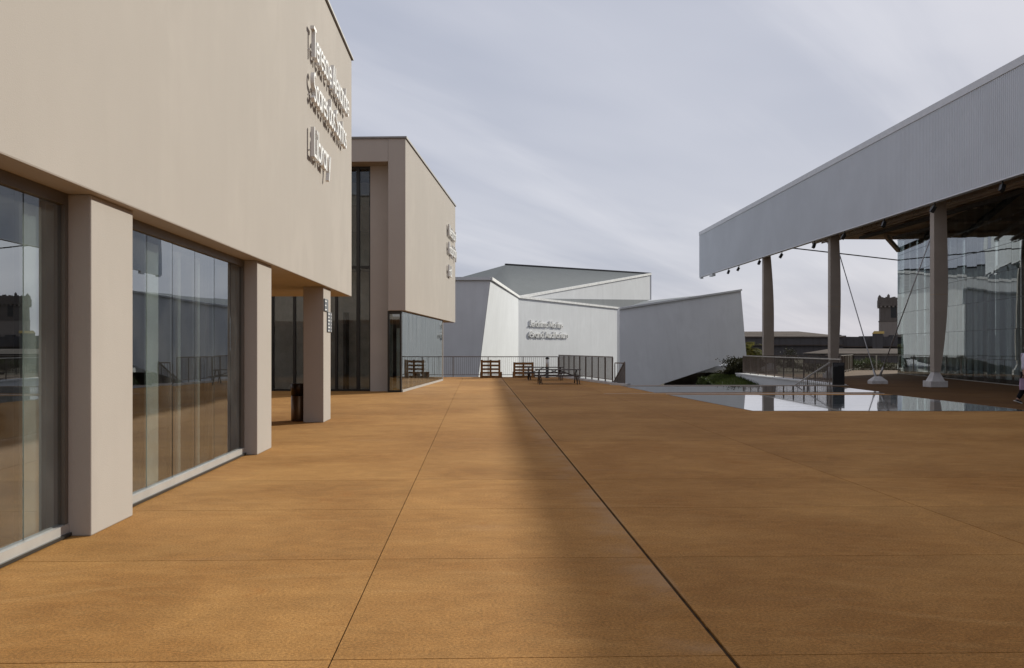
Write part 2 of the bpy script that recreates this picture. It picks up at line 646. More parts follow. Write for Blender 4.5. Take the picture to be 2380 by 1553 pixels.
# ------------------------------------------------------------------ GROUND
def terrain_z(x, y):
    def ss(a, b, t):
        t = max(0, min(1, (t - a) / (b - a)))
        return t * t * (3 - 2 * t)
    if y < 41.0:
        return -3.2
    m = ss(-0.7, 2.2, x - 0.172 * y)            # planted bank beside the retaining wall
    if x < 16:
        m *= 1 - 0.85 * ss(67, 72, y)
    z = -3.0 + 2.3 * m + 0.35 * m * ss(48, 62, y) * (1 - ss(15, 19, x))
    z += 0.12 * math.sin(x * 0.9 + 1.0) * math.sin(y * 0.45) * m * (1 - ss(15, 22, x))
    z += 0.1 * math.sin(x * 0.13 + y * 0.09)
    return z


xs = [-1800, -600, -200, -80, -40, -20] + [-10 + i * 0.8 for i in range(60)] + [40 + i * 5 for i in range(28)] + [200, 320, 700, 1800]
ys = [-1500, -400, -100, -30, 10, 30, 40.9] + [41.0 + i * 1.0 for i in range(50)] + [93 + i * 7 for i in range(18)] + [240, 320, 500, 900, 2400]
gv = [(x, y, terrain_z(x, y)) for y in ys for x in xs]
nx = len(xs)
gf = [(j * nx + i, j * nx + i + 1, (j + 1) * nx + i + 1, (j + 1) * nx + i) for j in range(len(ys) - 1) for i in range(nx - 1)]
ground = MB().add(gv, gf).build("ground", M_EARTH, smooth=True, fix=False)
tag(ground, "brown garden soil and open land beyond the terrace", kind="structure")


# plaza: base of joint filler, with every cast bay an object of its own
def clip(poly, a, b):
    """keep the part of poly left of the line a->b"""
    out = []
    n = len(poly)

    def side(p):
        return (b[0] - a[0]) * (p[1] - a[1]) - (b[1] - a[1]) * (p[0] - a[0])
    for i in range(n):
        p, q = poly[i], poly[(i + 1) % n]
        sp, sq = side(p), side(q)
        if sp >= 0:
            out.append(p)
        if sp * sq < 0:
            t = sp / (sp - sq)
            out.append((p[0] + t * (q[0] - p[0]), p[1] + t * (q[1] - p[1])))
    return out


def area(p):
    return 0.5 * sum(p[i][0] * p[(i + 1) % len(p)][1] - p[(i + 1) % len(p)][0] * p[i][1] for i in range(len(p)))


plaza = tag(empty("plaza", (0, 0, 0), TH), "ochre concrete plaza cast in large bays", kind="structure")
REG = [
    [(-30, -12), (45, -12), (45, 41.4), (-30, 41.4)],
    [(-30, 41.4), (6.25, 41.4), (6.15, 42.3), (4.42, 54.2), (-30, 54.2)],
    [(15.5, 41.4), (45, 41.4), (45, 60.0), (16.25, 60.1)],
    [(22.2, 60.0), (45, 60.0), (45, 69.6), (25.4, 69.6)],
]
TL = [-30, -0.743, 1.31, 4.45, 14.08, 45]
SL = [-12, 2.7, 5.13, 7.56, 9.88, 12.06, 16.9, 24.4, 34.4, 41.4, 47.5, 54.2, 69.6]
base = MB()
for poly in REG:
    base.prism(poly, -0.6, -0.012)
base.build("joint_bed", M_JOINT, plaza)
for i in range(len(TL) - 1):
    for j in range(len(SL) - 1):
        g0 = 0.013 if TL[i] == 1.31 else 0.0045
        g1 = 0.013 if TL[i + 1] == 1.31 else 0.0045
        cell = [(TL[i] + g0, SL[j] + 0.005), (TL[i + 1] - g1, SL[j] + 0.005), (TL[i + 1] - g1, SL[j + 1] - 0.005), (TL[i] + g0, SL[j + 1] - 0.005)]
        for poly in REG:
            p = cell
            for k in range(len(poly)):
                p = clip(p, poly[k], poly[(k + 1) % len(poly)])
                if len(p) < 3:
                    break
            if len(p) >= 3 and area(p) > 0.05:
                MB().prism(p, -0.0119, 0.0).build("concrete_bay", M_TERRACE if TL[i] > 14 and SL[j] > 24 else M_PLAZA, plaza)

# shallow reflecting pools let into the plaza
pool = tag(empty("reflecting_pool", (0, 0, 0), TH), "shallow pool of still water in two strips", kind="structure")
for poly in ([(6.28, 35.05), (14.45, 34.95), (14.70, 40.0), (14.2, 40.9), (6.02, 40.9)],
             [(6.95, 24.85), (13.95, 24.55), (14.0, 32.9), (6.46, 33.3)]):
    MB().prism(poly, 0.0, 0.010).build("water", M_POOL, pool)
kb = MB()
kb.box(6.0, 15.5, 41.0, 41.4, 0.0, 0.03)
kb.build("pool_edge", M_COLUMN, pool)
rm_ = MB()
rm_.box(6.5, 14.1, 33.95, 34.03, 0.0, 0.014)
rm_.box(4.4, 14.1, 34.33, 34.37, 0.0, 0.004)
rm_.build("drain_strip", M_PLINTH, pool)
# ------------------------------------------------------------------ lettering
XH = 0.68


def arc(cx, cy, r, a0, a1, n=12, ry=None):
    ry = r if ry is None else ry
    return [(cx + r * math.cos(math.radians(a0 + (a1 - a0) * i / n)), cy + ry * math.sin(math.radians(a0 + (a1 - a0) * i / n))) for i in range(n + 1)]


SW = 0.106
R_ = XH / 2 - SW / 2
MID = XH / 2
HS = SW / 2


def ring(cx):
    return arc(cx, MID, R_, 0, 360, 18)


def scurve(x0, w, h):
    r1 = (h - SW) / 4
    rx = (w - SW) / 2
    cxm = x0 + w / 2
    top = arc(cxm, h - HS - r1, rx, 35, 270, 12, r1)
    bot = arc(cxm, HS + r1, rx, 90, -145, 12, r1)
    return top + bot[1:]


GL = {
    'o': (0.70, [ring(0.35)]),
    'a': (0.72, [ring(0.35), [(0.62, 0), (0.62, XH)]]),
    'd': (0.72, [ring(0.35), [(0.62, 0), (0.62, 1)]]),
    'b': (0.72, [ring(0.38), [(0.1, 0), (0.1, 1)]]),
    'p': (0.72, [ring(0.38), [(0.1, -0.28), (0.1, XH)]]),
    'e': (0.70, [arc(0.35, MID, R_, 0, 318, 16), [(0.08, MID), (0.62, MID)]]),
    'r': (0.44, [[(0.1, 0), (0.1, XH)], arc(0.33, 0.38, 0.23, 180, 70, 8)]),
    'n': (0.66, [[(0.1, 0), (0.1, XH)], arc(0.32, 0.39, 0.22, 180, 0, 10) + [(0.54, 0)]]),
    'm': (1.04, [[(0.1, 0), (0.1, XH)], arc(0.31, 0.40, 0.21, 180, 0, 10) + [(0.52, 0)], arc(0.73, 0.40, 0.21, 180, 0, 10) + [(0.94, 0)]]),
    'u': (0.66, [[(0.1, XH), (0.1, 0.29)] + arc(0.32, 0.29, 0.22, 180, 360, 10)[1:], [(0.54, 0), (0.54, XH)]]),
    'l': (0.28, [[(0.12, 0), (0.12, 1)]]),
    'i': (0.28, [[(0.12, 0), (0.12, XH)], [(0.12, 0.86), (0.12, 1.0)]]),
    't': (0.42, [[(0.2, 0), (0.2, 0.92)], [(0.03, XH - HS), (0.39, XH - HS)]]),
    's': (0.54, [scurve(0.02, 0.48, XH)]),
    'x': (0.60, [[(0.05, 0), (0.53, XH)], [(0.05, XH), (0.53, 0)]]),
    'y': (0.60, [[(0.05, XH), (0.30, 0.05)], [(0.55, XH), (0.18, -0.28)]]),
    'S': (0.66, [scurve(0.03, 0.58, 1.0)]),
    'T': (0.66, [[(0.33, 0), (0.33, 1)], [(0.02, 1 - HS), (0.64, 1 - HS)]]),
    'A': (0.80, [[(0.04, 0), (0.39, 0.97)], [(0.74, 0), (0.39, 0.97)], [(0.17, 0.30), (0.61, 0.30)]]),
    'L': (0.56, [[(0.1, 0), (0.1, 1)], [(0.1, HS), (0.52, HS)]]),
    'J': (0.52, [[(0.38, 1), (0.38, 0.25)] + arc(0.21, 0.25, 0.17, 0, -160, 8)[1:]]),
    'M': (0.98, [[(0.1, 0), (0.1, 1)], [(0.88, 0), (0.88, 1)], [(0.1, 0.97), (0.49, 0.15)], [(0.88, 0.97), (0.49, 0.15)]]),
    'G': (0.86, [arc(0.44, 0.5, 0.5 - HS, 45, 350, 18), [(0.45, 0.46), (0.85, 0.46)]]),
    'W': (1.08, [[(0.05, 1), (0.29, 0.03)], [(0.29, 0.03), (0.53, 0.95)], [(0.53, 0.95), (0.77, 0.03)], [(0.77, 0.03), (1.01, 1)]]),
    'H': (0.78, [[(0.1, 0), (0.1, 1)], [(0.67, 0), (0.67, 1)], [(0.1, 0.5), (0.67, 0.5)]]),
    ' ': (0.30, []),
}
GL['ó'] = (0.70, [ring(0.35), [(0.30, 0.78), (0.46, 1.0)]])


def ribbon(mb, pts, w, z0, z1, sx, sy):
    """extruded stroke of constant width following pts, in the x-z plane, depth along y"""
    pts = [Vector((p[0], p[1])) for p in pts]
    closed = (pts[0] - pts[-1]).length < 1e-5
    if closed:
        pts = pts[:-1]
    n = len(pts)
    L, Rr = [], []
    for i in range(n):
        if closed:
            a, b, c = pts[i - 1], pts[i], pts[(i + 1) % n]
        else:
            a, b, c = pts[max(i - 1, 0)], pts[i], pts[min(i + 1, n - 1)]
        d1 = (b - a).normalized() if (b - a).length > 1e-9 else (c - b).normalized()
        d2 = (c - b).normalized() if (c - b).length > 1e-9 else d1
        n1 = Vector((-d1.y, d1.x))
        n2 = Vector((-d2.y, d2.x))
        nn = (n1 + n2).normalized()
        k = 1 / max(0.5, nn.dot(n1))
        L.append(b + nn * (w / 2) * k)
        Rr.append(b - nn * (w / 2) * k)
    v = []
    for i in range(n):
        for p in (L[i], Rr[i]):
            v.append((p.x * sx, z0, p.y * sy))
            v.append((p.x * sx, z1, p.y * sy))
    f = []
    m = n if closed else n - 1
    for i in range(m):
        a, b = 4 * i, 4 * ((i + 1) % n)
        f += [(a, a + 2, b + 2, b), (a + 1, b + 1, b + 3, a + 3), (a, b, b + 1, a + 1), (a + 2, a + 3, b + 3, b + 2)]
    if not closed:
        f += [(0, 1, 3, 2), (4 * n - 4, 4 * n - 2, 4 * n - 1, 4 * n - 3)]
    mb.add(v, f)


def lettering(root, text, x0, zb, cap, width, depth, standoff, mat=M_LETTER):
    """letters along local +x, facing local -y, each letter a child of root"""
    tot = sum(GL[ch][0] for ch in text)
    sx = width / tot
    x = x0
    for ch in text:
        wd, strokes = GL[ch]
        if strokes:
            mb = MB()
            for k, st in enumerate(strokes):
                ribbon(mb, st, SW, -standoff - depth - 0.0015 * k, -standoff + 0.001 * k, sx, cap)
            # pins to the wall
            mb.box(0.10 * sx, 0.13 * sx, -standoff, 0.0, 0.2 * cap, 0.25 * cap)
            o = mb.build("letter", mat, root)
            o.location = (x, 0, zb)
        x += wd * sx


# ------------------------------------------------------------------ LIBRARY (left, near)
lib = thing("library_building", "cream rendered block nearest on the left, its upper storey carrying the Library lettering", "building", campus(0, 0.117, 0), TH)
LH, LTOP, LEND = 2.9, 8.93, 25.4
bevel(MB().box(-20, -3.19, -14, LEND, LH, LTOP).build("upper_storey", M_WALL, lib), 0.015)
cp = MB()
cp.box(-20.02, -3.14, -14.0, LEND + 0.05, LTOP, LTOP + 0.05)
cp.build("roof_coping", M_COPING, lib)
PIL = [-10.75, -4.35, 2.05, 8.45, 14.85, 21.27]
for s in PIL:
    full = s < 20
    bevel(MB().box(-3.70 if not full else -4.05, -3.27, s, s + 1.03, 0, LH).build("pillar", M_WALL, lib), 0.012)
GT = -3.5
# glazed bays
for a, b, joints in ((-9.72, -4.35, [-8.8, -7.9, -7.0, -6.1, -5.2]), (-3.32, 2.05, [-2.4, -1.5, -0.6, 0.3, 1.2]), (3.08, 8.45, [3.2 + 0.0, 4.1, 5.0, 5.9, 6.78, 7.68]), (9.48, 14.85, [9.65, 10.55, 11.44, 12.35, 13.26, 14.13])):
    fr = MB()
    fr.box(GT - 0.06, GT + 0.05, a, b, 0.0, 0.11)
    wf = fr.build("window", M_ALU, lib)
    fh = MB()
    fh.box(GT - 0.06, GT + 0.04, a, b, 2.80, LH)
    fh.build("frame_head", M_HEAD, wf)
    for y0 in (a, b - 0.07):
        MB().box(GT - 0.06, GT + 0.04, y0, y0 + 0.07, 0.111, 2.799).build("frame_jamb", M_HEAD, wf)
    sh = MB()
    sh.box(GT - 0.04, GT + 0.072, a, b, 0.011, 0.035)
    sh.build("sill_groove", M_DARKFRAME, wf)
    edges = [a + 0.07] + [j for j in joints if j > a + 0.2] + [b - 0.07]
    for k in range(len(edges) - 1):
        pane("pane", (GT, edges[k] + 0.010), (GT, edges[k + 1] - 0.010), 0.112, 2.798, M_GLASS, wf, 0.018, 0.0016)
        if k:
            MB().box(GT - 0.05, GT - 0.012, edges[k] - 0.024, edges[k] + 0.024, 0.112, 2.798).build("mullion", M_DARKFRAME, wf)
    MB().box(GT - 0.45, GT - 0.052, b - 0.22, b - 0.071, 0.0, LH - 0.11).build("inner_column", M_INT, lib)
# room behind the glass
rm = MB()
rm.box(-11.0, -10.9, -14, 15.54, 0, LH)
rm.box(-20, -3.6, 15.55, 15.7, 0, LH)
rm.build("inner_wall", M_INTD, lib)
MB().box(-10.9, -3.62, -14, 15.55, 0.004, 0.03).build("inner_floor", M_INTF, lib)
rnd = random.Random(5)
for s0, w in ((7.76, 0.42), (10.68, 0.50), (4.2, 0.6), (11.9, 0.12), (12.75, 0.10), (-1.0, 0.5)):
    cu = MB()
    n = 10
    pts = [(GT - 0.085 + 0.02 * math.sin(k * 2.1), s0 + w * k / n) for k in range(n + 1)]
    for k in range(n):
        (xa, ya), (xb, yb) = pts[k], pts[k + 1]
        cu.add([(xa, ya, 0.04), (xb, yb, 0.04), (xb, yb, 2.75), (xa, ya, 2.75)], [(0, 1, 2, 3)])
        cu.add([(xa - .01, ya, 0.04), (xb - .01, yb, 0.04), (xb - .01, yb, 2.75), (xa - .01, ya, 2.75)], [(3, 2, 1, 0)])
    cu.build("curtain", M_CURT, lib, fix=False)

lsign = thing("library_sign", "raised white letters reading Teresa e Alexandre Soares dos Santos Library on the near cream wall", "sign", campus(-3.19, 18.90, 0), TH + PI / 2)
lettering(lsign, "Teresa e Alexandre", 0, 7.12, 0.56, 5.2, 0.072, 0.05)
lettering(lsign, "Soares dos Santos", 0, 6.27, 0.56, 4.75, 0.072, 0.05)
lettering(lsign, "Library", 0.03, 5.22, 0.56, 2.15, 0.072, 0.05)

# plaques on the third pillar
for zc, s0, s1, h, label, rows in ((2.515, 21.30, 21.82, 0.27, "upper small dark grey plaque on the free standing cream pillar", 3),
                                   (2.16, 21.74, 22.34, 0.44, "lower taller dark grey plaque at the far edge of the free standing cream pillar", 6)):
    p = thing("wall_plaque", label, "sign", campus(-3.27, s0 + 0.117, zc), TH + PI / 2, "plaques on the library pillar")
    w = s1 - s0
    bevel(MB().box(0, w, -0.022, -0.002, -h / 2, h / 2).build("plate", M_PLAQUE, p), 0.004)
    for r in range(rows):
        zz = h / 2 - h * (r + 0.6) / rows
        m = MB()
        m.box(0.05, 0.05 + w * (0.32 if r % 2 else 0.45), -0.025, -0.0222, zz - 0.012, zz + 0.014)
        m.build("print_line", M_PRINT, p)
        if rows == 6:
            MB().box(w - 0.10, w - 0.05, -0.025, -0.0222, zz - 0.018, zz + 0.018).build("print_mark", M_PRINT, p)

# litter bin behind the third pillar
bx = at(695, 980, 21.75)
lb = thing("litter_bin", "round bronze litter bin with a dark lid beside the free standing pillar", "bin", (bx.x, bx.y, 0))


def lathe(prof, n=28):
    m = MB()
    k = len(prof)
    v = []
    for r, z in prof:
        for i in range(n):
            v.append((r * math.cos(2 * PI * i / n), r * math.sin(2 * PI * i / n), z))
    f = []
    for j in range(k - 1):
        for i in range(n):
            f.append((j * n + i, j * n + (i + 1) % n, (j + 1) * n + (i + 1) % n, (j + 1) * n + i))
    f.append(tuple(range(n - 1, -1, -1)))
    f.append(tuple(range((k - 1) * n, k * n)))
    m.add(v, f)
    return m


lathe([(0.165, 0.0), (0.172, 0.02), (0.172, 0.545), (0.168, 0.55)]).build("bin_body", M_BIN, lb, True)
lathe([(0.160, 0.55), (0.160, 0.56), (0.176, 0.562), (0.176, 0.80), (0.17, 0.81), (0.15, 0.81), (0.145, 0.70)]).build("bin_lid", M_BINTOP, lb, True)

# ------------------------------------------------------------------ HALL (left, second block)
HA = -0.0465
hall = thing("hall_building", "second cream block with a deep framed recess and dark glazing", "building", (-3.80, 35.5, 0), HA)
HZT = 9.06
b = MB()
b.box(-0.62, 0, 0, 17.2, LH + 0.02, HZT)
bevel(b.build("side_wall", M_WALL, hall), 0.012)
bevel(MB().box(-16, -0.623, 0.003, 17.2, 8.24, HZT - 0.003).build("top_beam", M_WALL, hall), 0.012)
MB().box(-16, 0.05, -0.05, 17.25, HZT, HZT + 0.07).build("roof_coping", M_COPING, hall)
MB().box(-1.42, -0.66, 0.82, 1.2, 0, 8.24).build("recess_wall", M_WALL, hall)
MB().box(-0.66, -0.62, 0.823, 1.2, LH + 0.02, 8.24).build("recess_return", M_WALL, hall)
MB().box(-16, -0.625, 1.8, 17.1, 8.0, 8.23).build("inner_ceiling", M_INTD, hall)
# curtain wall in the recess
cw = MB()
mx = [-1.42, -1.88, -2.69, -3.47, -4.25, -5.06, -5.87, -6.68, -7.49, -8.3, -9.1, -9.9, -10.7, -11.5]
ZR = [0.0, 4.55, 8.16]
cw.box(-12, -1.42, 0.93, 1.07, 8.14, 8.238)
cw.box(-12, -1.42, 0.93, 1.07, 4.50, 4.60)
cw.box(-12, -1.42, 0.93, 1.07, 0.0, 0.07)
cwo = cw.build("curtain_wall", M_DARKFRAME, hall)
for k, x in enumerate(mx):
    w = 0.05 if k != 1 else 0.07
    MB().box(x - w, x + w * 0.6, 0.90, 1.09, 0.004, 8.236).build("mullion", M_DARKFRAME, cwo)
for k in range(len(mx) - 1):
    for z0, z1 in ((0.07, 4.50), (4.60, 8.14)):
        pane("pane", (mx[k + 1] + 0.032, 1.0), (mx[k] - 0.052, 1.0), z0 + 0.002, z1 - 0.002, M_GLASSD, cwo, 0.02, 0.001)
MB().box(-12, -1.0, 1.3, 16, 0.004, 0.03).build("inner_floor", M_INTF, hall)
MB().box(-12, -1.0, 1.3, 8.0, 4.45, 4.6).build("upper_floor", M_INT, hall)
MB().box(-12, -1.0, 1.75, 1.85, 0.03, 4.44).build("inner_wall", M_BLIND, hall)
MB().box(-12, -1.0, 3.0, 3.1, 4.61, 7.99).build("upper_inner_wall", M_BLIND, hall)
MB().box(-12, -1.0, 1.5, 1.6, 5.9, 6.9).build("roller_blind", M_INT, hall)
# glazed corner at ground level
gc = MB()
gc.box(-0.66, -0.16, 0.10, 0.19, 2.80, 2.91)
gc.box(-0.66, -0.16, 0.10, 0.19, 0.0, 0.07)
gc.box(-0.66, -0.59, 0.10, 0.19, 0.07, 2.80)
gc.box(-0.22, -0.16, 0.10, 0.19, 0.07, 2.80)
co = gc.build("corner_window", M_DARKFRAME, hall)
pane("pane", (-0.588, 0.145), (-0.222, 0.145), 0.072, 2.798, M_GLASSP, co)
MB().box(-0.40, -0.24, 0.5, 0.56, 0.1, 2.3).build("curtain", M_CURT, hall)
MB().box(-0.659, -0.62, 0.20, 0.82, 0, 2.915).build("inner_return", M_INTD, hall)
sg = MB()
sg.box(-0.20, -0.125, 0.192, 12.6, 0.0, 0.08)
so = sg.build("side_window", M_ALU, hall)
NP = 24
e = [0.20 + (12.55 - 0.20) * k / NP for k in range(NP + 1)]
for k in range(NP):
    pane("pane", (-0.155, e[k] + 0.008), (-0.155, e[k + 1] - 0.008), 0.082, 2.88, M_GLASSM, so, 0.016, 0.0022)
    if k:
        MB().box(-0.20, -0.170, e[k] - 0.014, e[k] + 0.014, 0.082, 2.88).build("joint_strip", M_DARKFRAME, so)
MB().box(-12, -0.13, 12.6, 12.75, 0, 2.915).build("end_wall", M_WALL, hall)
MB().box(-12, -0.625, 12.76, 17.2, 2.92, 3.1).build("soffit", M_WALL, hall)
MB().box(-2.5, -2.4, 1.2, 12.6, 0, 2.9).build("inner_partition", M_INTD, hall)

hv = Matrix.Rotation(HA, 3, 'Z') @ Vector((0, 13.15, 0)) + Vector((-3.80, 35.5, 0))
hsign = thing("hall_sign", "raised white letters reading Westmont Hospitality Hall at the far end of the second block", "sign", hv, HA + PI / 2)
lettering(hsign, "Westmont", 0, 7.08, 0.56, 3.3, 0.08, 0.05)
lettering(hsign, "Hospitality", 0, 6.22, 0.56, 3.6, 0.08, 0.05)
lettering(hsign, "Hall", 0, 5.10, 0.56, 1.35, 0.08, 0.05)

# ------------------------------------------------------------------ AUDITORIUM
aud = thing("auditorium_building", "white faceted auditorium with grey folded roofs and a raised wedge", "building")
AT = 6.04
def plane_hit(px, py, a, bb, c):
    nrm = (bb - a).cross(c - a)
    o = Vector((0, 0, EYE))
    d = at(px, py, 1.0) - o
    return o + d * ((a - o).dot(nrm) / d.dot(nrm))


P1 = Vector((-1.40, 65.0, AT))
P2 = Vector((0.57, 88.5, AT))
P0 = Vector((-4.6, 65.0, AT))
Q = Vector((12.32, 114.0, AT))
W = at(1722, 675, 77.0)
Wb = at(1735, 828, 76.0)
B = at(1512, 697, 125.0)
P3 = at(1512, 637, 125.0)


P1b = at(1112, 876, 64.6)
P1b = P1 + (P1b - P1) * 1.35
P2b = Vector((P2.x, P2.y, P1b.z))
P4 = at(1175, 616, 108.0)
P5 = at(1056, 649, 65.4)


def slab(name, pts, mat, th=0.3, parent=aud, inward=None):
    """a flat facet given real thickness towards 'inward'"""
    pts = [Vector(p) for p in pts]
    n = (pts[1] - pts[0]).cross(pts[2] - pts[0]).normalized()
    if inward is not None and n.dot(Vector(inward) - pts[0]) < 0:
        n = -n
    k = len(pts)
    m = MB()
    m.add(pts + [p + n * th for p in pts], [tuple(range(k)), tuple(range(2 * k - 1, k - 1, -1))] + [(i, (i + 1) % k, k + (i + 1) % k, k + i) for i in range(k)])
    return m.build(name, mat, parent)


INN = Vector((4, 110, 0))
LEFT0 = Vector((-9, 65.0, AT))
LEFT0b = Vector((-9, P1b.y, P1b.z))
slab("shaded_end_wall", [LEFT0, P1 + Vector((-0.02, 0, 0)), P1b + Vector((-0.02, 0, 0)), LEFT0b], M_WHITE, 0.3, aud, Vector((-4, 90, 2)))
# the front wall twists gently from its slanting left edge to the upright corner
fw = MB()
NI, NJ = 14, 10
for off in (0.0, 0.3):
    for jj in range(NJ + 1):
        for ii in range(NI + 1):
            u, w = ii / NI, jj / NJ
            p = P1.lerp(P2, u).lerp(P1b.lerp(P2b, u), w) + Vector((-off, 0, 0))
            fw.v.append(tuple(p))
for jj in range(NJ):
    for ii in range(NI):
        a = jj * (NI + 1) + ii
        fw.f.append((a, a + NI + 1, a + NI + 2, a + 1))
        b_ = a + (NI + 1) * (NJ + 1)
        fw.f.append((b_, b_ + 1, b_ + NI + 2, b_ + NI + 1))
fw.build("front_wall", M_WHITE, aud, True, False)
wdir = (Q - P2).normalized()
Qe = Q + wdir * 6
slab("lettered_wall", [P2, Qe, Vector((Qe.x, Qe.y, -2.4)), P2b], M_WHITE, 0.3, aud, Vector((-20, 140, 2)))
# the wedge stands forward of the lettered wall
Qw = at(1440, 718, 72.0)
Qwb = Vector((Qw.x, Qw.y, -3.2))
nW = (W - Qw).cross(Wb - Qw)


def on_wedge(px, py):
    o = Vector((0, 0, EYE))
    d = at(px, py, 1.0) - o
    return o + d * ((Qw - o).dot(nW) / d.dot(nW))


Wm = on_wedge(1530, 896)
Wlow = Wb + (Wm - Wb) * 1.2
Wl0 = on_wedge(1440, 935)
slab("wedge_wall", [Qw, W, Wb, Wlow, Wl0], M_WHITE, 0.35, aud, Vector((20, 110, 2)))
Wr = at(1716, 672, 92.0)
Wr.z = AT + 0.3
Wrb = at(1722, 830, 90.0)
slab("wedge_end", [W + Vector((0.02, 0.4, 0)), Wb + Vector((0.02, 0.4, 0)), Wrb, Wr], M_WHITE, 0.12, aud, Vector((5, 95, 2)))
slab("wedge_underside", [Wb + Vector((0.0, 0.4, 0.02)), Wlow + Vector((0.0, 0.4, 0.02)), Vector((10.0, 92, -2.0)), Wrb], M_WHITE, 0.1, aud, Vector((15, 80, 18)))
slab("lower_roof", [P2 + Vector((0, 0, -0.06)), Q + Vector((0, 0, -0.06)), B], M_ROOFGREY, 0.25, aud, Vector((10, 110, -20)))
slab("lower_roof", [Qw + Vector((0.05, 0.05, -0.04)), W + Vector((-0.05, 0.05, -0.04)), at(1496, 700.5, 100.0)], M_ROOFGREY, 0.25, aud, Vector((15, 90, -20)))
# raised volume
Pm = P2.lerp(P3, 0.0)
Pc = at(1475, 642, 136.0)
slab("raised_wall", [P2 + Vector((0, .3, 0)), P3, B, P2 + Vector((0.0, 0.3, -0.3))], M_WHITE, 0.3, aud, Vector((-40, 130, 5)))
slab("raised_end_wall", [P3 + Vector((0.1, 0, 0)), B + Vector((0.1, 0, 0)), B + Vector((-8, 30, 0)), P3 + Vector((-8, 30, 0))], M_WHITE, 0.3, aud, Vector((-10, 140, 5)))
ur = MB()
UR = [P5, P1 + Vector((0, 0.05, 0)), P2 + Vector((0, 0.2, 0.02)), P3, P4]
ur.add(UR, [(1, 2, 4), (2, 3, 4), (0, 1, 4)])
ur.add([p + Vector((-0.15, 0.3, -0.3)) for p in UR], [(4, 2, 1), (4, 3, 2), (4, 1, 0)])
ur.build("upper_roof", M_ROOFDARK, aud, True, False)


def edge(name, pts, w, h, mat, dz=0.0):
    m = MB()
    for a, bb in zip(pts[:-1], pts[1:]):
        m.bar(a + Vector((0, 0, dz)), bb + Vector((0, 0, dz)), w, h)
    return m.build(name, mat, aud)


edge("parapet", [P1, P2, Q], 0.26, 0.20, M_WCOPING, 0.06)
edge("parapet", [Qw, W], 0.30, 0.13, M_WHITE, 0.03)
edge("parapet", [P0, P1], 0.30, 0.20, M_WHITE, 0.06)
edge("parapet", [P2 + Vector((0, 0.4, 0.05)), P3], 0.26, 0.24, M_WCOPING, 0.0)
edge("ridge_cap", [P4, P3], 0.25, 0.30, M_DARKFRAME, 0.0)

wd = (Q - P2)
wd.z = 0
wu = wd.normalized()


def along_wall(px):
    k = (px - CXP) / FPX
    # P2.x + s ux = k (P2.y + s uy)
    return (k * P2.y - P2.x) / (wu.x - k * wu.y)


s_a, s_b, s_c = along_wall(1228), along_wall(1306.5), along_wall(1318)
asign = thing("auditorium_sign", "raised white letters reading Jerónimo Martins Grand Auditorium on the white facade", "sign",
              Vector((P2.x, P2.y, 0)) + wu * s_a, math.atan2(wu.y, wu.x))
dA = P2.y + wu.y * s_a
zA1 = EYE + (HZ - 759.0) / FPX * dA
zA2 = EYE + (HZ - 784.5) / FPX * dA
lettering(asign, "Jerónimo Martins", 0, zA1, 0.60, s_b - s_a, 0.12, 0.03)
lettering(asign, "Grand Auditorium", 0, zA2, 0.60, s_c - s_a, 0.12, 0.03)

# ------------------------------------------------------------------ CANOPY (right)
can = thing("canopy_building", "long canopy with a pale ribbed metal fascia carried on taupe columns", "canopy", (0, 0, 0), TH)
FT, F0, F1 = 18.07, -14.0, 80.3


def ftop(s):
    return 11.27 + (10.97 - 11.27) * (s - 32.5) / (80.3 - 32.5)


def fbot(s):
    return 7.36 + (7.28 - 7.36) * (s - 32.5) / (80.3 - 32.5)


fm = MB()
pitch = 0.13
ns = int((F1 - F0) / pitch)
prof = [(0.0, 0.0), (0.085, 0.0), (0.095, 0.014), (0.12, 0.014)]
vv = []
for i in range(ns):
    for ds, off in prof:
        s = F0 + i * pitch + ds
        vv.append((FT + off, s, fbot(s) + 0.05))
        vv.append((FT + off, s, ftop(s) - 0.28))
s = F1
vv.append((FT, s, fbot(s) + 0.05))
vv.append((FT, s, ftop(s) - 0.28))
fm.add(vv, [(2 * i, 2 * i + 1, 2 * i + 3, 2 * i + 2) for i in range(len(vv) // 2 - 1)])
fm.build("ribbed_fascia", M_FASCIA, can)


def sbar(x0, x1, za, zb, name, mat, s0=F0, s1=F1):
    """strip along the fascia whose heights are functions of s"""
    v = []
    for s in (s0, s1):
        v += [(x0, s, za(s)), (x1, s, za(s)), (x1, s, zb(s)), (x0, s, zb(s))]
    m = MB().add(v, [(3, 2, 1, 0), (4, 5, 6, 7), (0, 1, 5, 4), (1, 2, 6, 5), (2, 3, 7, 6), (3, 0, 4, 7)])
    return m.build(name, mat, can)


sbar(FT - 0.03, FT + 0.22, lambda s: ftop(s) - 0.28, ftop, "fascia_capping", M_FCAP)
sbar(FT - 0.015, FT + 0.22, fbot, lambda s: fbot(s) + 0.05, "fascia_drip", M_FCAP)
sbar(FT + 0.03, FT + 0.20, lambda s: fbot(s) + 0.052, lambda s: ftop(s) - 0.282, "fascia_backing", M_FASCIA, F0, F1 - 0.05)
MB().box(FT, FT + 0.21, F1 - 0.045, F1, fbot(F1) + 0.05, ftop(F1) - 0.285).build("fascia_end", M_FASCIA, can)
SOF = 8.30
SE = 60.9
MB().box(FT + 0.23, 46, F0, SE, SOF, SOF + 0.12).build("soffit", M_SOFFIT, can)
MB().box(FT + 0.23, 46, F0, SE + 8, 10.55, 10.75).build("roof_deck", M_FCAP, can)
MB().box(FT + 0.23, 46, SE - 0.12, SE - 0.02, SOF + 0.125, 10.54).build("end_panel", M_BEAM, can)
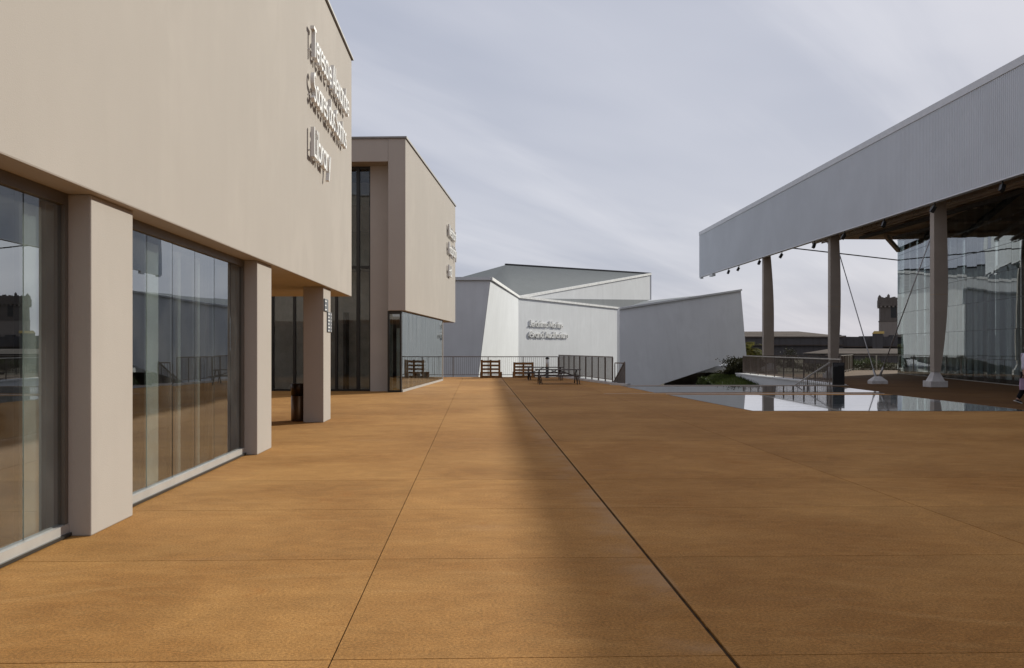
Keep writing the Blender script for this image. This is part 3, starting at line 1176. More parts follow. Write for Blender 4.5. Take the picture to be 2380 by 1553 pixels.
for t, z0, z1, w in ((18.75, 7.80, 8.05, 0.12), (19.55, 7.90, 8.12, 0.10), (20.6, 7.95, 8.15, 0.16)):
    MB().box(t, t + w, F0, SE - 0.4, z0, z1).build("beam", M_BEAM, can)
tray = MB()
tray.box(19.95, 20.0, 34, 57, 7.62, 7.70)
tray.box(20.3, 20.35, 34, 57, 7.62, 7.70)
for i in range(76):
    s = 34.1 + i * 0.3
    tray.box(20.0, 20.3, s, s + 0.05, 7.64, 7.67)
    if i % 2 == 0:
        tray.box(19.955, 19.995, s, s + 0.03, 7.70, 8.30)
tray.build("cable_tray", M_BEAM, can)
for k, s in enumerate((-8.0, -2.0, 4.0, 10.0, 16.0, 22.0, 28.0, 34.0, 40.0, 46.0, 51.6, 57.0)):
    MB().box(FT + 0.23, 46, s, s + 0.14, 8.16, 8.299).build("cross_beam", M_BEAM, can)
for t in (22.5, 24.5, 26.5):
    MB().box(t, t + 0.3, F0, SE - 3, 8.0, 8.15).build("duct", M_INTD, can)

# columns
for s, wtop, wmid, wbot, zm in ((63.0, 0.34, 0.66, 0.64, 3.4), (51.4, 0.42, 0.55, 0.40, 4.4), (39.6, 0.47, 0.57, 0.27, 4.0), (27.9, 0.47, 0.57, 0.27, 4.0), (16.2, 0.47, 0.57, 0.27, 4.0), (4.5, 0.47, 0.57, 0.27, 4.0)):
    cm = MB()
    zb = 0.62
    zt = SOF if s < 61 else 8.6
    N = 14
    v = []
    for i in range(N + 1):
        z = zb + (zt - zb) * i / N
        if z < zm:
            u = (z - zb) / (zm - zb)
            w = wbot + (wmid - wbot) * math.sin(u * PI / 2)
        else:
            u = (z - zm) / (zt - zm)
            w = wmid + (wtop - wmid) * (1 - math.cos(u * PI / 2))
        v += [(0, 0, z), (w, 0, z), (w, 0.37, z), (0, 0.37, z)]
    f = []
    for i in range(N):
        a = 4 * i
        for k in range(4):
            f.append((a + k, a + (k + 1) % 4, a + 4 + (k + 1) % 4, a + 4 + k))
    f += [(3, 2, 1, 0), (4 * N, 4 * N + 1, 4 * N + 2, 4 * N + 3)]
    cm.add(v, f)
    c = cm.build("column", M_COLUMN, can)
    c.location = (18.33 if s > 60 else 18.47, s, 0)
    MB().box(-0.006, wmid * 0.985 + 0.008, -0.006, 0.376, 3.74, 3.765).build("splice", M_BEAM, c)
    fl = MB()
    w0 = wbot
    v = [(-0.13, -0.10, 0.25), (w0 + 0.13, -0.10, 0.25), (w0 + 0.13, 0.47, 0.25), (-0.13, 0.47, 0.25), (0.03, 0.04, 0.62), (w0 - 0.03, 0.04, 0.62), (w0 - 0.03, 0.33, 0.62), (0.03, 0.33, 0.62)]
    fl.add(v, [(0, 3, 2, 1), (4, 5, 6, 7), (0, 1, 5, 4), (1, 2, 6, 5), (2, 3, 7, 6), (3, 0, 4, 7)])
    fl.build("column_shoe", M_PLINTH, c)
    bevel(MB().box(-0.22, w0 + 0.22, -0.18, 0.55, 0.0 if s < 60 else -1.5, 0.25).build("plinth", M_PLINTH, c), 0.015)

# floodlights under the fascia
for k, s in enumerate((71.2, 68.4, 63.4, 58.7, 53.0, 48.6, 43.8, 38.9, 33.8)):
    fl = MB()
    fl.box(-0.02, 0.02, -0.02, 0.02, -0.16, 0.03)
    a, bb = Vector((0.0, -0.03, -0.14)), Vector((-0.10, 0.09 if k % 2 else -0.12, -0.36))
    fl.bar(a, bb, 0.15, 0.15, (0, 1, 0))
    o = fl.build("floodlight", M_BLACK, can)
    o.location = (FT + 0.10, s, fbot(s) - 0.002)
br = MB()
br.box(FT + 0.0, FT + 0.2, 79.7, 80.1, 7.16, 7.278)
br.box(FT + 0.0, FT + 0.25, 75.8, 76.8, 7.10, 7.28)
br.build("edge_bracket", M_FCAP, can)

# V shaped bracing on its own foot
cr = thing("tension_brace", "pair of steel rods rising in a V from a pale foot between the columns", "brace", (0, 0, 0))
anc = Vector((16.16, 44.0, 0))
ft = MB()
v = []
for hx, hy, z in ((0.34, 0.30, 0.0), (0.34, 0.30, 0.13), (0.13, 0.09, 0.33)):
    v += [(anc.x - hx, anc.y - hy, z), (anc.x + hx, anc.y - hy, z), (anc.x + hx, anc.y + hy, z), (anc.x - hx, anc.y + hy, z)]
f = [(3, 2, 1, 0), (8, 9, 10, 11)]
for a in (0, 4):
    f += [(a + k, a + (k + 1) % 4, a + 4 + (k + 1) % 4, a + 4 + k) for k in range(4)]
ft.add(v, f)
ft.build("foot", M_PLINTH, cr)
ra = Vector((16.97, 51.6, 6.45))
rb = Vector((17.10, 40.4, 6.35))
for tgt, dx in ((ra, -0.09), (rb, 0.09)):
    st = anc + Vector((dx, 0, 0.30))
    d = (tgt - st).normalized()
    MB().tube(st, tgt, 0.026, n=8).build("rod", M_STEEL, cr, True)
    MB().tube(st, st + d * 0.5, 0.055, 0.045, n=8).build("clevis", M_STEEL, cr, True)
    if tgt is ra:
        pass
tie = thing("tie_rod", "thin dark tie rod crossing the open bay below the ribbed fascia to the glass corner", "rod")
MB().tube(at(1843, 577, 57.2), at(2089, 605, 61.6), 0.035, n=8).build("rod", M_TLEG, tie, True)
MB().tube(at(2089, 605, 61.6) + Vector((0, 0, -0.02)), at(2089, 605, 61.6) + Vector((0.06, 0.05, -0.02)), 0.07, n=8).build("anchor", M_STEEL, tie, True)

# ------------------------------------------------------------------ GLASS PAVILION under the canopy
GC = Vector((23.9, 61.7, 0))
gd = Vector((-0.136, -1.0, 0)).normalized()
pav = thing("glass_pavilion", "tall glass walled pavilion under the canopy with pale curtains inside", "building", GC, math.atan2(gd.y, gd.x))
# local x runs along the glass towards the camera, local y points away from the plaza (inside)
ROWS = [0.03, 1.07, 2.40, 3.72, 4.92, 6.08, 7.26, 8.28]
NC = 40
for i in range(NC):
    fin = MB().box(1.5 * i - 0.012, 1.5 * i + 0.012, 0.03, 0.30, 0.0, 8.28).build("glass_fin", M_GLASSP, pav)
for i in range(NC):
    for j in range(len(ROWS) - 1):
        pane("pane", (1.5 * i + 0.008, 0), (1.5 * (i + 1) - 0.008, 0), ROWS[j] + 0.008, ROWS[j + 1] - 0.008, M_GLASSP, pav, 0.02, 0.004)
for j in range(1, len(ROWS) - 1):
    MB().box(0, 1.5 * NC, 0.014, 0.030, ROWS[j] - 0.012, ROWS[j] + 0.012).build("glazing_seal", M_DARKFRAME, pav)
ck = MB()
for i in range(1, NC):
    for j in range(1, len(ROWS) - 1):
        ck.box(1.5 * i - 0.05, 1.5 * i + 0.05, 0.034, 0.07, ROWS[j] - 0.05, ROWS[j] + 0.05)
ck.build("glass_clamp", M_STEEL, pav)["kind"] = "stuff"
MB().box(0, 1.5 * NC, -0.03, 0.06, 0.0, 0.026).build("sill", M_RAILTOP, pav)
# end wall at the corner, going away from the plaza
for i in range(12):
    for j in (0, 3, 5):
        z0, z1 = ROWS[j], ROWS[{0: 3, 3: 5, 5: 7}[j]]
        pane("pane", (0.0, 1.5 * i + 0.008), (0.0, 1.5 * (i + 1) - 0.008), z0 + 0.008, z1 - 0.008, M_GLASSP, pav, 0.02)
MB().box(0.2, 1.5 * NC, 17.6, 17.8, 0, 8.28).build("inner_wall", M_INT, pav)
MB().box(0.05, 1.5 * NC, 0.35, 17.6, 0.004, 0.02).build("inner_floor", M_INTF, pav)
MB().box(1.5 * NC, 1.5 * NC + 0.2, 0, 17.8, 0, 8.28).build("near_wall", M_INT, pav)
MB().box(-0.6, 1.5 * NC, 0.1, 20, 8.285, 8.299).build("ceiling", M_INTD, pav)
rnd = random.Random(3)
x = 0.6
x = 7.0
while x < 1.5 * NC - 1:
    w = rnd.uniform(0.5, 1.0)
    zt = 2.3 if (x // 6) % 2 else 6.0
    zt = 6.4 if x < 10 else 5.4
    n = 7
    cu = MB()
    pts = [(x + w * k / n, 0.75 + 0.05 * math.sin(k * 2.4)) for k in range(n + 1)]
    for k in range(n):
        (xa, ya), (xb, yb) = pts[k], pts[k + 1]
        cu.add([(xa, ya, 0.15), (xb, yb, 0.15), (xb, yb, zt), (xa, ya, zt)], [(0, 1, 2, 3)])
    cu.build("curtain", M_CURT, pav, fix=False)
    x += w + rnd.choice((0.12, 0.15, 0.5))
for ya, yb in ((0.30, 0.62), (0.66, 1.02), (1.12, 1.45), (1.58, 2.1), (2.22, 3.0), (3.04, 3.7), (3.85, 4.8), (4.84, 5.6), (5.75, 7.0), (7.1, 9.0), (9.1, 12.0), (12.1, 17.0)):
    MB().box(0.35, 0.40, ya, yb, 0.1, 8.2).build("blind", M_CURT, pav)
_o = MB().bar(at(2058, 548, 59.0), at(2088, 582, 61.5), 0.20, 0.24).build("brace_arm", M_BEAM, pav)
_o.matrix_parent_inverse = (Matrix.Translation(pav.location) @ Matrix.Rotation(pav.rotation_euler.z, 4, 'Z')).inverted()


# ------------------------------------------------------------------ RAILINGS
def railing(name, label, pts, group, gap=0.11, post=1.9, flat=False, top=M_RAIL, top_h=1.1, rail_sec=(0.045, 0.045), foot=0.0, drop=0.98, post_mat=None, post_w=0.04):
    """pts: top-rail points (x, y, z of the walking surface); balusters too fine to pick apart are one part"""
    r = thing(name, label, "railing", pts[0], 0, group)
    o0 = Vector(pts[0])
    P = [Vector(p) - o0 for p in pts]
    for a, b in zip(P[:-1], P[1:]):
        up = Vector((0, 0, top_h))
        MB().bar(a + up, b + up, rail_sec[0], rail_sec[1]).build("top_rail", top, r)
        MB().bar(a + Vector((0, 0, top_h - drop + 0.0)), b + Vector((0, 0, top_h - drop)), 0.03, 0.03).build("bottom_rail", M_RAIL, r)
        L = (b - a).length
        d = (b - a) / L
        dh = Vector((d.x, d.y, 0)).normalized()
        sd = Vector((-dh.y, dh.x, 0))
        npost = max(1, round(L / post))
        for i in range(npost + 1):
            p = a + d * (L * i / npost)
            m = MB()
            m.bar(p + Vector((0, 0, foot)), p + Vector((0, 0, top_h - 0.025)), 0.014 if flat else post_w, 0.06 if flat else post_w, sd if flat else (0, 1, 0))
            m.build("post", post_mat or M_RAIL, r)
        m = MB()
        nb = int(L / gap)
        for i in range(1, nb):
            p = a + d * (L * i / nb)
            m.bar(p + Vector((0, 0, top_h - drop + 0.016)), p + Vector((0, 0, top_h - 0.024)), 0.011, 0.022 if flat else 0.010, sd if flat else (0, 1, 0))
        m.build("balusters", M_RAIL, r)["kind"] = "stuff"
    return r


railing("railing", "long straight brown railing across the far end of the plaza behind the pallets", [(-7, 54.15, 0), (2.5, 54.15, 0)], "railings round the plaza")
railing("railing", "brown railing running from the far corner towards the camera beside the picnic tables", [(2.55, 54.1, 0.09), (4.36, 43.15, 0.09)], "railings round the plaza", flat=True, post=1.25, gap=0.14)
kb = MB()
kb.bar((2.55, 54.1, 0.04), (4.42, 42.9, 0.04), 0.3, 0.10)
kb.bar((4.3, 42.6, 0.035), (4.95, 42.15, 0.035), 0.3, 0.09)
kb.build("kerb", M_PLINTH)
tag(bpy.data.objects["kerb"], "low concrete kerb under the railing beside the picnic tables", kind="structure")
railing("stair_railing", "short sloping brown stair railing left of the pool, going down behind the plaza edge",
        [(4.78, 42.25, -0.12), (4.30, 48.2, -2.3)], "railings round the plaza", flat=True, post=3.0, gap=0.14)
railing("stair_railing", "small level brown railing closing the stair head left of the pool", [(4.40, 42.6, -0.16), (4.78, 42.25, -0.16)], "railings round the plaza", post=1.0, gap=0.12)
railing("terrace_railing", "brown railing with pale handrail along the raised wall behind the pool", [(14.1, 60.6, 0), (13.97, 42.3, 0)], "railings round the plaza", top=M_RAILTOP, rail_sec=(0.06, 0.05), flat=True, gap=0.14)
railing("terrace_railing", "brown railing across the back of the terrace behind the first columns", [(14.1, 60.75, 0), (20.1, 60.75, 0)], "railings round the plaza", top=M_RAIL)
railing("terrace_railing", "railing with pale posts at the far end of the terrace beside the glass pavilion", [(20.2, 61.3, 0), (23.9, 69.8, 0), (28.9, 69.9, 0)], "railings round the plaza", top=M_RAIL, post=1.7, post_mat=M_RAILTOP, post_w=0.075)
railing("stair_railing", "sloping railing with pale handrail descending left from the black sign", [(13.42, 42.05, -0.14), (10.6, 42.05, -1.95)], "railings round the plaza", top=M_RAILTOP, rail_sec=(0.06, 0.05), post=1.3, gap=0.10)

# retaining wall under the terrace railing
rw = thing("retaining_wall", "pale rendered retaining wall under the terrace railing behind the pool", "wall")
MB().prism([(13.72, 61.0), (13.62, 42.3), (14.2, 42.3), (14.3, 61.0)], -3.2, -0.02).build("wall", M_WHITE, rw)
MB().prism([(13.68, 61.05), (13.58, 42.3), (14.22, 42.3), (14.32, 61.05)], -0.018, 0.045).build("wall_cap", M_WCOPING, rw)

# black sign slab
sg = thing("information_sign", "black upright sign slab with three faint lines of print beside the stair railing", "sign", (13.46, 41.75, 0))
bevel(MB().box(0, 0.49, 0, 0.10, 0.0, 0.97).build("slab", M_SIGN, sg), 0.006)
for z, w in ((0.915, 0.42), (0.868, 0.40), (0.822, 0.16)):
    m = MB()
    x = 0.035
    r3 = random.Random(int(z * 1000))
    while x < 0.035 + w:
        ww = r3.uniform(0.012, 0.03)
        m.box(x, x + ww, -0.004, -0.0005, z - 0.009, z + r3.choice((0.007, 0.012)))
        x += ww + r3.choice((0.005, 0.005, 0.014))
    m.build("print_line", M_DIMPRINT, sg)
MB().box(-0.03, 0.52, -0.03, 0.14, 0.0, 0.02).build("base_plate", M_STEEL, sg)


# ------------------------------------------------------------------ PALLET SEATS, TABLES, POST
def pallet_seat(px0, px1, pytop, d, lean, label):
    a, b = at(px0, 876, d), at(px1, 876, d)
    w = b.x - a.x
    h = EYE - (pytop - HZ) / FPX * d
    r = thing("pallet_seat", label, "pallet", (a.x, d, 0), 0, "upright wooden pallets at the far railing")
    bk = empty("back_pallet", (0, 0, 0), 0, r)
    bk.rotation_euler = (-lean, 0, 0)
    for x0, x1 in ((0.0, 0.11), (w / 2 - 0.055, w / 2 + 0.055), (w - 0.11, w)):
        MB().box(x0, x1, -0.0, 0.022, 0.0, h).build("stringer", M_PALLET, bk)
    zs = [0.03, 0.16, 0.36, 0.56, 0.76]
    for k in range(5):
        z0 = h * (0.0 + 0.205 * k) + 0.02
        MB().box(0.003, w - 0.003, 0.023, 0.045, z0, z0 + (0.10 if k < 4 else 0.12)).build("slat", M_PALLET, bk)
        MB().box(0.003, w - 0.003, 0.125, 0.145, z0 + 0.01, z0 + 0.10).build("slat", M_PALLET, bk)
    for x0 in (0.0, w / 2 - 0.055, w - 0.11):
        for z0 in (0.02, h / 2 - 0.07, h - 0.16):
            MB().box(x0 + 0.002, x0 + 0.108, 0.046, 0.124, z0, z0 + 0.14).build("block", M_PALLET, bk)
    # seat pallet lying behind the back
    for k in range(6):
        y0 = 0.30 + 0.15 * k
        MB().box(-0.04, w + 0.08, y0, y0 + 0.1, 0.27, 0.29).build("seat_slat", M_PALLET, r)
    for x0 in (-0.04, w / 2 - 0.05, w - 0.02):
        MB().box(x0, x0 + 0.1, 0.30, 1.15, 0.0, 0.268).build("seat_bearer", M_PALLET, r)
    return r


pallet_seat(1117, 1163, 836.5, 52.6, 0.05, "left upright wooden pallet seat, slightly taller, in front of the far railing")
pallet_seat(1193, 1240, 842, 52.9, 0.10, "right upright wooden pallet seat, leaning back behind the picnic table")


def picnic_table(cx, cy, L, label, rz):
    r = thing("picnic_table", label, "picnic table", (cx, cy, 0), rz, "picnic tables beside the railing")
    H, BH = 0.645, 0.375
    for k in range(5):
        y0 = -0.36 + k * 0.146
        bevel(MB().box(-L / 2, L / 2, y0, y0 + 0.136, H - 0.035, H).build("table_board", M_TABLE, r), 0.005, 1)
    for sy in (-1, 1):
        for k in range(2):
            y0 = sy * 0.72 - 0.14 + k * 0.145
            bevel(MB().box(-L / 2 - 0.05, L / 2 + 0.05, y0, y0 + 0.135, BH - 0.035, BH).build("seat_board", M_TABLE, r), 0.005, 1)
    for sx in (-1, 1):
        x = sx * (L / 2 - 0.18)
        m = MB()
        m.bar((x, -0.82, BH - 0.06), (x, 0.82, BH - 0.06), 0.05, 0.04)
        m.bar((x, -0.33, H - 0.055), (x, 0.33, H - 0.055), 0.05, 0.035)
        m.build("cross_rail", M_TLEG, r)
        for sy in (-1, 1):
            MB().bar((x - 0.015, sy * 0.80, 0.0), (x, sy * 0.24, H - 0.04), 0.045, 0.045, (1, 0, 0)).build("leg", M_TLEG, r)
            MB().bar((x + 0.10, sy * 0.66, 0.0), (x + 0.04, sy * 0.66, BH - 0.04), 0.035, 0.035, (1, 0, 0)).build("seat_leg", M_TLEG, r)
        MB().bar((x, 0, BH - 0.06), (sx * 0.04, 0, H - 0.04), 0.05, 0.035).build("brace", M_TLEG, r)
    return r


picnic_table(2.02, 44.0, 2.00, "nearer dark picnic table with benches on the plaza beside the railing", 0.02)
picnic_table(1.60, 49.2, 1.92, "farther dark picnic table with benches, partly hidden behind the nearer one", 0.01)

bp = at(1272, 871, 52.4)
bl = thing("bollard_light", "slim post with dark base, pale middle and dark cap at the far railing", "post", (bp.x, bp.y, 0))
lathe([(0.12, 0.0), (0.12, 0.03), (0.075, 0.035), (0.085, 0.55)], 16).build("post_base", M_BLACK, bl, True)
lathe([(0.08, 0.551), (0.08, 1.0)], 16).build("lamp_shade", M_PRINT, bl, True)
lathe([(0.1, 1.001), (0.1, 1.06), (0.05, 1.09), (0.03, 1.13)], 16).build("cap", M_BLACK, bl, True)

# ------------------------------------------------------------------ FORT AND FAR BUILDINGS
fort = thing("fort_wall", "long dark stone fort wall with a brown sloping roof on the skyline", "fort")
D = 200.0
fx0, fx1 = 6.0, 150.0
m = MB()
m.box(fx0, 66.5, D, D + 10, -3, 3.8)
m.build("wall", M_FORT, fort)
MB().box(66.6, fx1, D + 1.2, D + 10, -3, 3.2).build("wall", M_FORT, fort)
MB().box(fx0, 66.4, D - 0.6, D - 0.003, 2.0, 2.18).build("string_course", M_FORTR, fort)
MB().box(66.4, fx1, D + 0.4, D + 1.197, 1.7, 1.9).build("string_course", M_FORTR, fort)
MB().add([(fx0, D - 0.3, 3.83), (67, D - 0.3, 3.83), (61, D + 12, 5.05), (fx0, D + 12, 4.9)], [(0, 1, 2, 3)]).add([(fx0, D - 0.3, 3.6), (67, D - 0.3, 3.6), (67, D - 0.3, 3.829), (fx0, D - 0.3, 3.829)], [(0, 1, 2, 3)]).build("roof", M_FORTR, fort)
m = MB()
r4 = random.Random(8)
x = 66
while x < fx1:
    w = r4.uniform(0.8, 2.5)
    m.box(x, x + w, D + 3, D + 5, 3.0, 3.7 + r4.uniform(0.0, 0.5))
    x += w * 0.95
m.build("broken_parapet", M_FORT, fort)

tx0 = at(2044, 700, 205).x
tw = thing("fort_tower", "ruined square stone tower with a broken parapet and an arched opening", "tower", (tx0, 205, 0), -0.30)
TW = 6.2
zt = 1.6 + (808 - 692) / FPX * 205
zl = 1.6 + (808 - 745) / FPX * 205
MB().box(0.25, TW - 0.25, 0.25, TW, zl + 0.002, zt).build("shaft", M_TOWER, tw)
MB().box(0.2, TW - 0.2, 0.2, TW, 0, zl - 0.2).build("lower_stage", M_TOWERL, tw)
MB().box(0.1, TW - 0.1, 0.1, TW, zl - 0.198, zl).build("string_course", M_TOWER, tw)
par = MB()
r5 = random.Random(21)
for i in range(16):
    a = TW * i / 16
    h = 1.25 + r5.uniform(-0.14, 0.16) - (0.45 if i > 11 else 0) + (0.3 if i in (0, 4) else 0)
    par.box(a + 0.002, a + TW / 16 - 0.002, -0.12, 0.24, zt - 1.7, zt - 1.2 + h)
    par.box(-0.12, 0.24, a + 0.25, a + TW / 16 + 0.24, zt - 1.7, zt - 1.25 + h + r5.uniform(-.2, .2))
par.build("parapet", M_TOWER, tw)
cb = MB()
for i in range(8):
    a = TW * (i + 0.25) / 8
    cb.box(a, a + 0.35, -0.08, 0.24, zt - 2.0, zt - 1.703)
    cb.box(-0.08, 0.24, a + 0.3, a + 0.65, zt - 2.0, zt - 1.703)
cb.build("corbels", M_TOWERL, tw)
for x0, z0 in ((0.05, 0), (1.75, 0.15)):
    lathe([(0.22, zt - 1.2), (0.28, zt + 0.15), (0.30, zt + 0.25), (0.03, zt + 0.6)], 8).build("turret_cap", M_TOWER, tw).location = (x0, 0.0, z0)
win = MB()
ax, aw, az0, az1 = 2.75, 1.1, zl + 0.55, zl + 2.6
pts = [(ax - aw / 2, az0), (ax + aw / 2, az0)] + [(ax + aw / 2 * math.cos(k * PI / 8), az1 + aw / 2 * math.sin(k * PI / 8)) for k in range(9)]
win.add([(p[0], 0.22, p[1]) for p in pts] + [(p[0], 0.245, p[1]) for p in pts], [tuple(range(len(pts)))] + [(i, (i + 1) % len(pts), len(pts) + (i + 1) % len(pts), len(pts) + i) for i in range(len(pts))])
win.build("arched_opening", M_BLACK, tw)
MB().box(2.2, 3.4, 0.05, 0.19, 2.0, 2.9).build("low_opening", M_BLACK, tw)

yr = thing("gatehouse", "small building with an ochre roof at the foot of the ruined tower", "building", (at(2028, 775, 198).x, 198, 0), -0.33)
MB().box(0, 1.9, 0, 1.4, 0, 4.35).build("wall", M_FORT, yr)
MB().add([(-0.1, -0.1, 4.35), (2.2, -0.1, 4.35), (2.2, 0.9, 4.85), (0.3, 0.9, 4.9), (-0.1, 1.5, 4.35), (2.2, 1.5, 4.35)], [(0, 1, 2, 3), (0, 3, 4), (3, 2, 5, 4), (0, 4, 5, 1), (1, 5, 2)]).build("roof", M_YELLOW, yr)

lo = thing("low_building", "low dark building with a brown hipped roof below the fort wall", "building", (at(1903, 820, 140).x, 140, 0))
lw = at(2120, 820, 140).x - at(1903, 820, 140).x
MB().box(0.3, lw, 0.3, 8, -2, 0.75).build("wall", M_FORT, lo)
MB().add([(0, 0, 0.76), (lw + 0.3, 0, 0.76), (lw + 0.3, 4, 1.45), (3, 4, 1.45), (0, 8, 0.76), (lw + 0.3, 8, 0.76)], [(0, 1, 2, 3), (0, 3, 4), (3, 2, 5, 4), (0, 4, 5, 1), (1, 5, 2)]).build("roof", M_FORTR, lo)
MB().box(1, lw, 0.1, 0.29, 0.45, 0.6).build("eaves_band", M_TOWERL, lo)

gw = thing("garden_wall", "low beige garden wall with a sunlit white slope behind it, under the wedge", "wall", (0, 0, 0))
ga, gb2 = at(1600, 870, 84), at(1668, 870, 84)
MB().box(ga.x - 2, gb2.x + 1.5, 84, 84.3, -3, EYE - (866.5 - HZ) / FPX * 84).build("wall", M_TOWERL, gw)
zz = EYE - (866 - HZ) / FPX * 84
MB().add([(ga.x - 2, 84.35, zz), (gb2.x + 1.5, 84.35, zz), (gb2.x + 4, 98, zz + 1.1), (ga.x - 2, 98, zz + 1.1), (ga.x - 2, 84.35, zz - .3), (gb2.x + 1.5, 84.35, zz - .3), (gb2.x + 4, 98, zz - .3), (ga.x - 2, 98, zz - .3)],
         [(0, 1, 2, 3), (4, 7, 6, 5), (0, 4, 5, 1), (1, 5, 6, 2), (2, 6, 7, 3), (3, 7, 4, 0)]).build("white_slope", M_LETTER, gw)


# ------------------------------------------------------------------ VEGETATION
def foliage(mb, c, r, n, size, rng, droop=0.3, clumps=14):
    """leaf-sized faces gathered in clumps through an ellipsoid"""
    cl = []
    for _ in range(clumps):
        while True:
            p = Vector((rng.uniform(-1, 1), rng.uniform(-1, 1), rng.uniform(-0.9, 1)))
            if p.length < 1:
                break
        cl.append((p, rng.uniform(0.25, 0.5)))
    for _ in range(n):
        p, s = rng.choice(cl)
        q = p + Vector((rng.gauss(0, s * 0.5), rng.gauss(0, s * 0.5), rng.gauss(0, s * 0.5)))
        w = Vector((c[0] + q.x * r[0], c[1] + q.y * r[1], c[2] + q.z * r[2]))
        d = Vector((rng.uniform(-1, 1), rng.uniform(-1, 1), rng.uniform(-droop, 1))).normalized()
        u = d.orthogonal().normalized()
        u = (Matrix.Rotation(rng.uniform(0, 6.28), 3, d) @ u)
        L = size * rng.uniform(0.6, 1.4)
        k = L * 0.28
        mb.add([w, w + d * L * 0.5 + u * k, w + d * L, w + d * L * 0.5 - u * k], [(0, 1, 2, 3)])


def shrub(label, x, y, r, n, size, mat, seed, name="shrub", zb=None, group="shrubs in the garden"):
    rng = random.Random(seed)
    z = terrain_z(x, y) - 0.1 if zb is None else zb
    s = thing(name, label, "shrub", (x, y, z), 0, group)
    st = MB()
    for k in range(6):
        a = rng.uniform(0, 6.28)
        st.tube((0.1 * math.cos(a), 0.1 * math.sin(a), 0), (r[0] * 0.5 * math.cos(a), r[1] * 0.5 * math.sin(a), r[2] * 1.1), 0.05, 0.015, 5)
    st.build("stem", M_BARK, s)
    mb = MB()
    foliage(mb, (0, 0, r[2] * 0.95), r, n, size, rng)
    mb.build("foliage", mat, s, fix=False)
    return s


pA = at(1690, 870, 66)
shrub("large dark rounded shrub against the retaining wall", pA.x + 0.2, 62.5, (1.35, 1.0, 0.66), 11000, 0.13, M_SHRUB, 1)
pB = at(1658, 872, 68)
shrub("dark shrub with a ragged top in front of the white slope", pB.x + 0.25, 66, (0.75, 1.0, 0.22), 2600, 0.09, M_SHRUB, 2)
pC = at(1618, 880, 58)
shrub("leafy green shrub under the edge of the white wedge", pC.x, 56, (0.42, 0.5, 0.40), 2000, 0.08, M_SHRUBG, 3, zb=-0.95)
pD = at(1598, 884, 60)
shrub("dark shrub in the shade under the white wedge", pD.x, 66, (0.9, 0.9, 0.22), 1600, 0.09, M_SHRUB, 4)
pE = at(1718, 850, 64)
shrub("tall dark shrub behind the left end of the terrace railing", pE.x, 64, (0.8, 0.9, 0.62), 2500, 0.10, M_SHRUB, 5)
for k, (px, py, d, rr, mt, lb) in enumerate((
        (1832, 832, 110, (1.5, 1.2, 0.95), M_SHRUB, "round dark shrub behind the terrace railing, between the two left columns"),
        (1790, 836, 112, (0.6, 0.6, 0.65), M_SHRUBG, "small bright green shrub right of the leftmost column"),
        (2000, 846, 100, (2.6, 1.5, 0.62), M_SHRUBG, "green shrub behind the far railing, left of the V brace"),
        (2050, 847, 98, (2.6, 1.5, 0.52), M_SHRUB, "brownish shrub behind the far railing, beside the pavilion corner"),
        (1890, 848, 96, (2.4, 1.5, 0.4), M_SHRUB, "low brown shrub behind the railing at the second column"),
        (1770, 852, 90, (2.0, 1.2, 0.4), M_SHRUB, "low brown shrub behind the railing at the leftmost column"))):
    p = at(px, py, d)
    shrub(lb, p.x, d, rr, 2600, 0.14, mt, 20 + k)

# palm
pp = at(1737, 830, 92)
pz = terrain_z(pp.x, 92) - 0.1
palm = thing("palm_tree", "short palm with arching fronds half hidden behind the white wedge", "palm", (pp.x, 92, pz))
lathe([(0.42, 0), (0.34, 0.3), (0.30, 1.5), (0.36, 1.85), (0.15, 2.05)], 12).build("trunk", M_BARK, palm)
rng = random.Random(9)
for k in range(46):
    a = rng.uniform(0, 2 * PI)
    el = rng.uniform(0.15, 1.35)
    L = rng.uniform(2.0, 2.7)
    dirh = Vector((math.cos(a), math.sin(a), 0))
    side = Vector((-math.sin(a), math.cos(a), 0))
    pts = []
    p = Vector((0, 0, 1.85))
    e_ = el
    for i in range(12):
        pts.append(p.copy())
        p = p + (dirh * math.cos(e_) + Vector((0, 0, math.sin(e_)))) * (L / 11)
        e_ -= 0.13 + 0.03 * i * 0.5
    fm = MB()
    for i in range(11):
        fm.bar(pts[i], pts[i + 1], 0.03, 0.02)
        for sgn in (-1, 1):
            for q in (0.0, 0.33, 0.66):
                b0 = pts[i].lerp(pts[i + 1], q)
                l = 0.42 * math.sin(PI * min(1, (i + q + 1.2) / 12.5)) + 0.1
                fw = (pts[i + 1] - pts[i]).normalized()
                tip = b0 + side * sgn * l * 0.8 + fw * l * 0.6 + Vector((0, 0, -0.10 * l))
                fm.add([b0 - fw * 0.03, b0 + fw * 0.10, tip + fw * 0.03, tip], [(0, 1, 2, 3)])
    fm.build("frond", M_PALM, palm, fix=False)

# grass on the mound
rng = random.Random(4)
gm = MB()
for _ in range(26000):
    y = rng.uniform(46, 80)
    y = rng.uniform(44, 70)
    x = rng.uniform(0.172 * y - 0.2, 14.0)
    if (y < 61 and x > 13.6) or rng.random() > (x - 0.172 * y + 0.6):
        continue
    z = terrain_z(x, y)
    h = rng.uniform(0.06, 0.24)
    a = rng.uniform(0, 6.28)
    w = 0.02
    lean = Vector((rng.uniform(-.12, .12), rng.uniform(-.12, .12), 0))
    gm.add([(x - w * math.cos(a), y - w * math.sin(a), z), (x + w * math.cos(a), y + w * math.sin(a), z), (x + lean.x, y + lean.y, z + h)], [(0, 1, 2)])
go = gm.build("grass", M_GRASS, fix=False)
tag(go, "bright green grass on the garden mound below the plaza edge", "grass", kind="stuff")

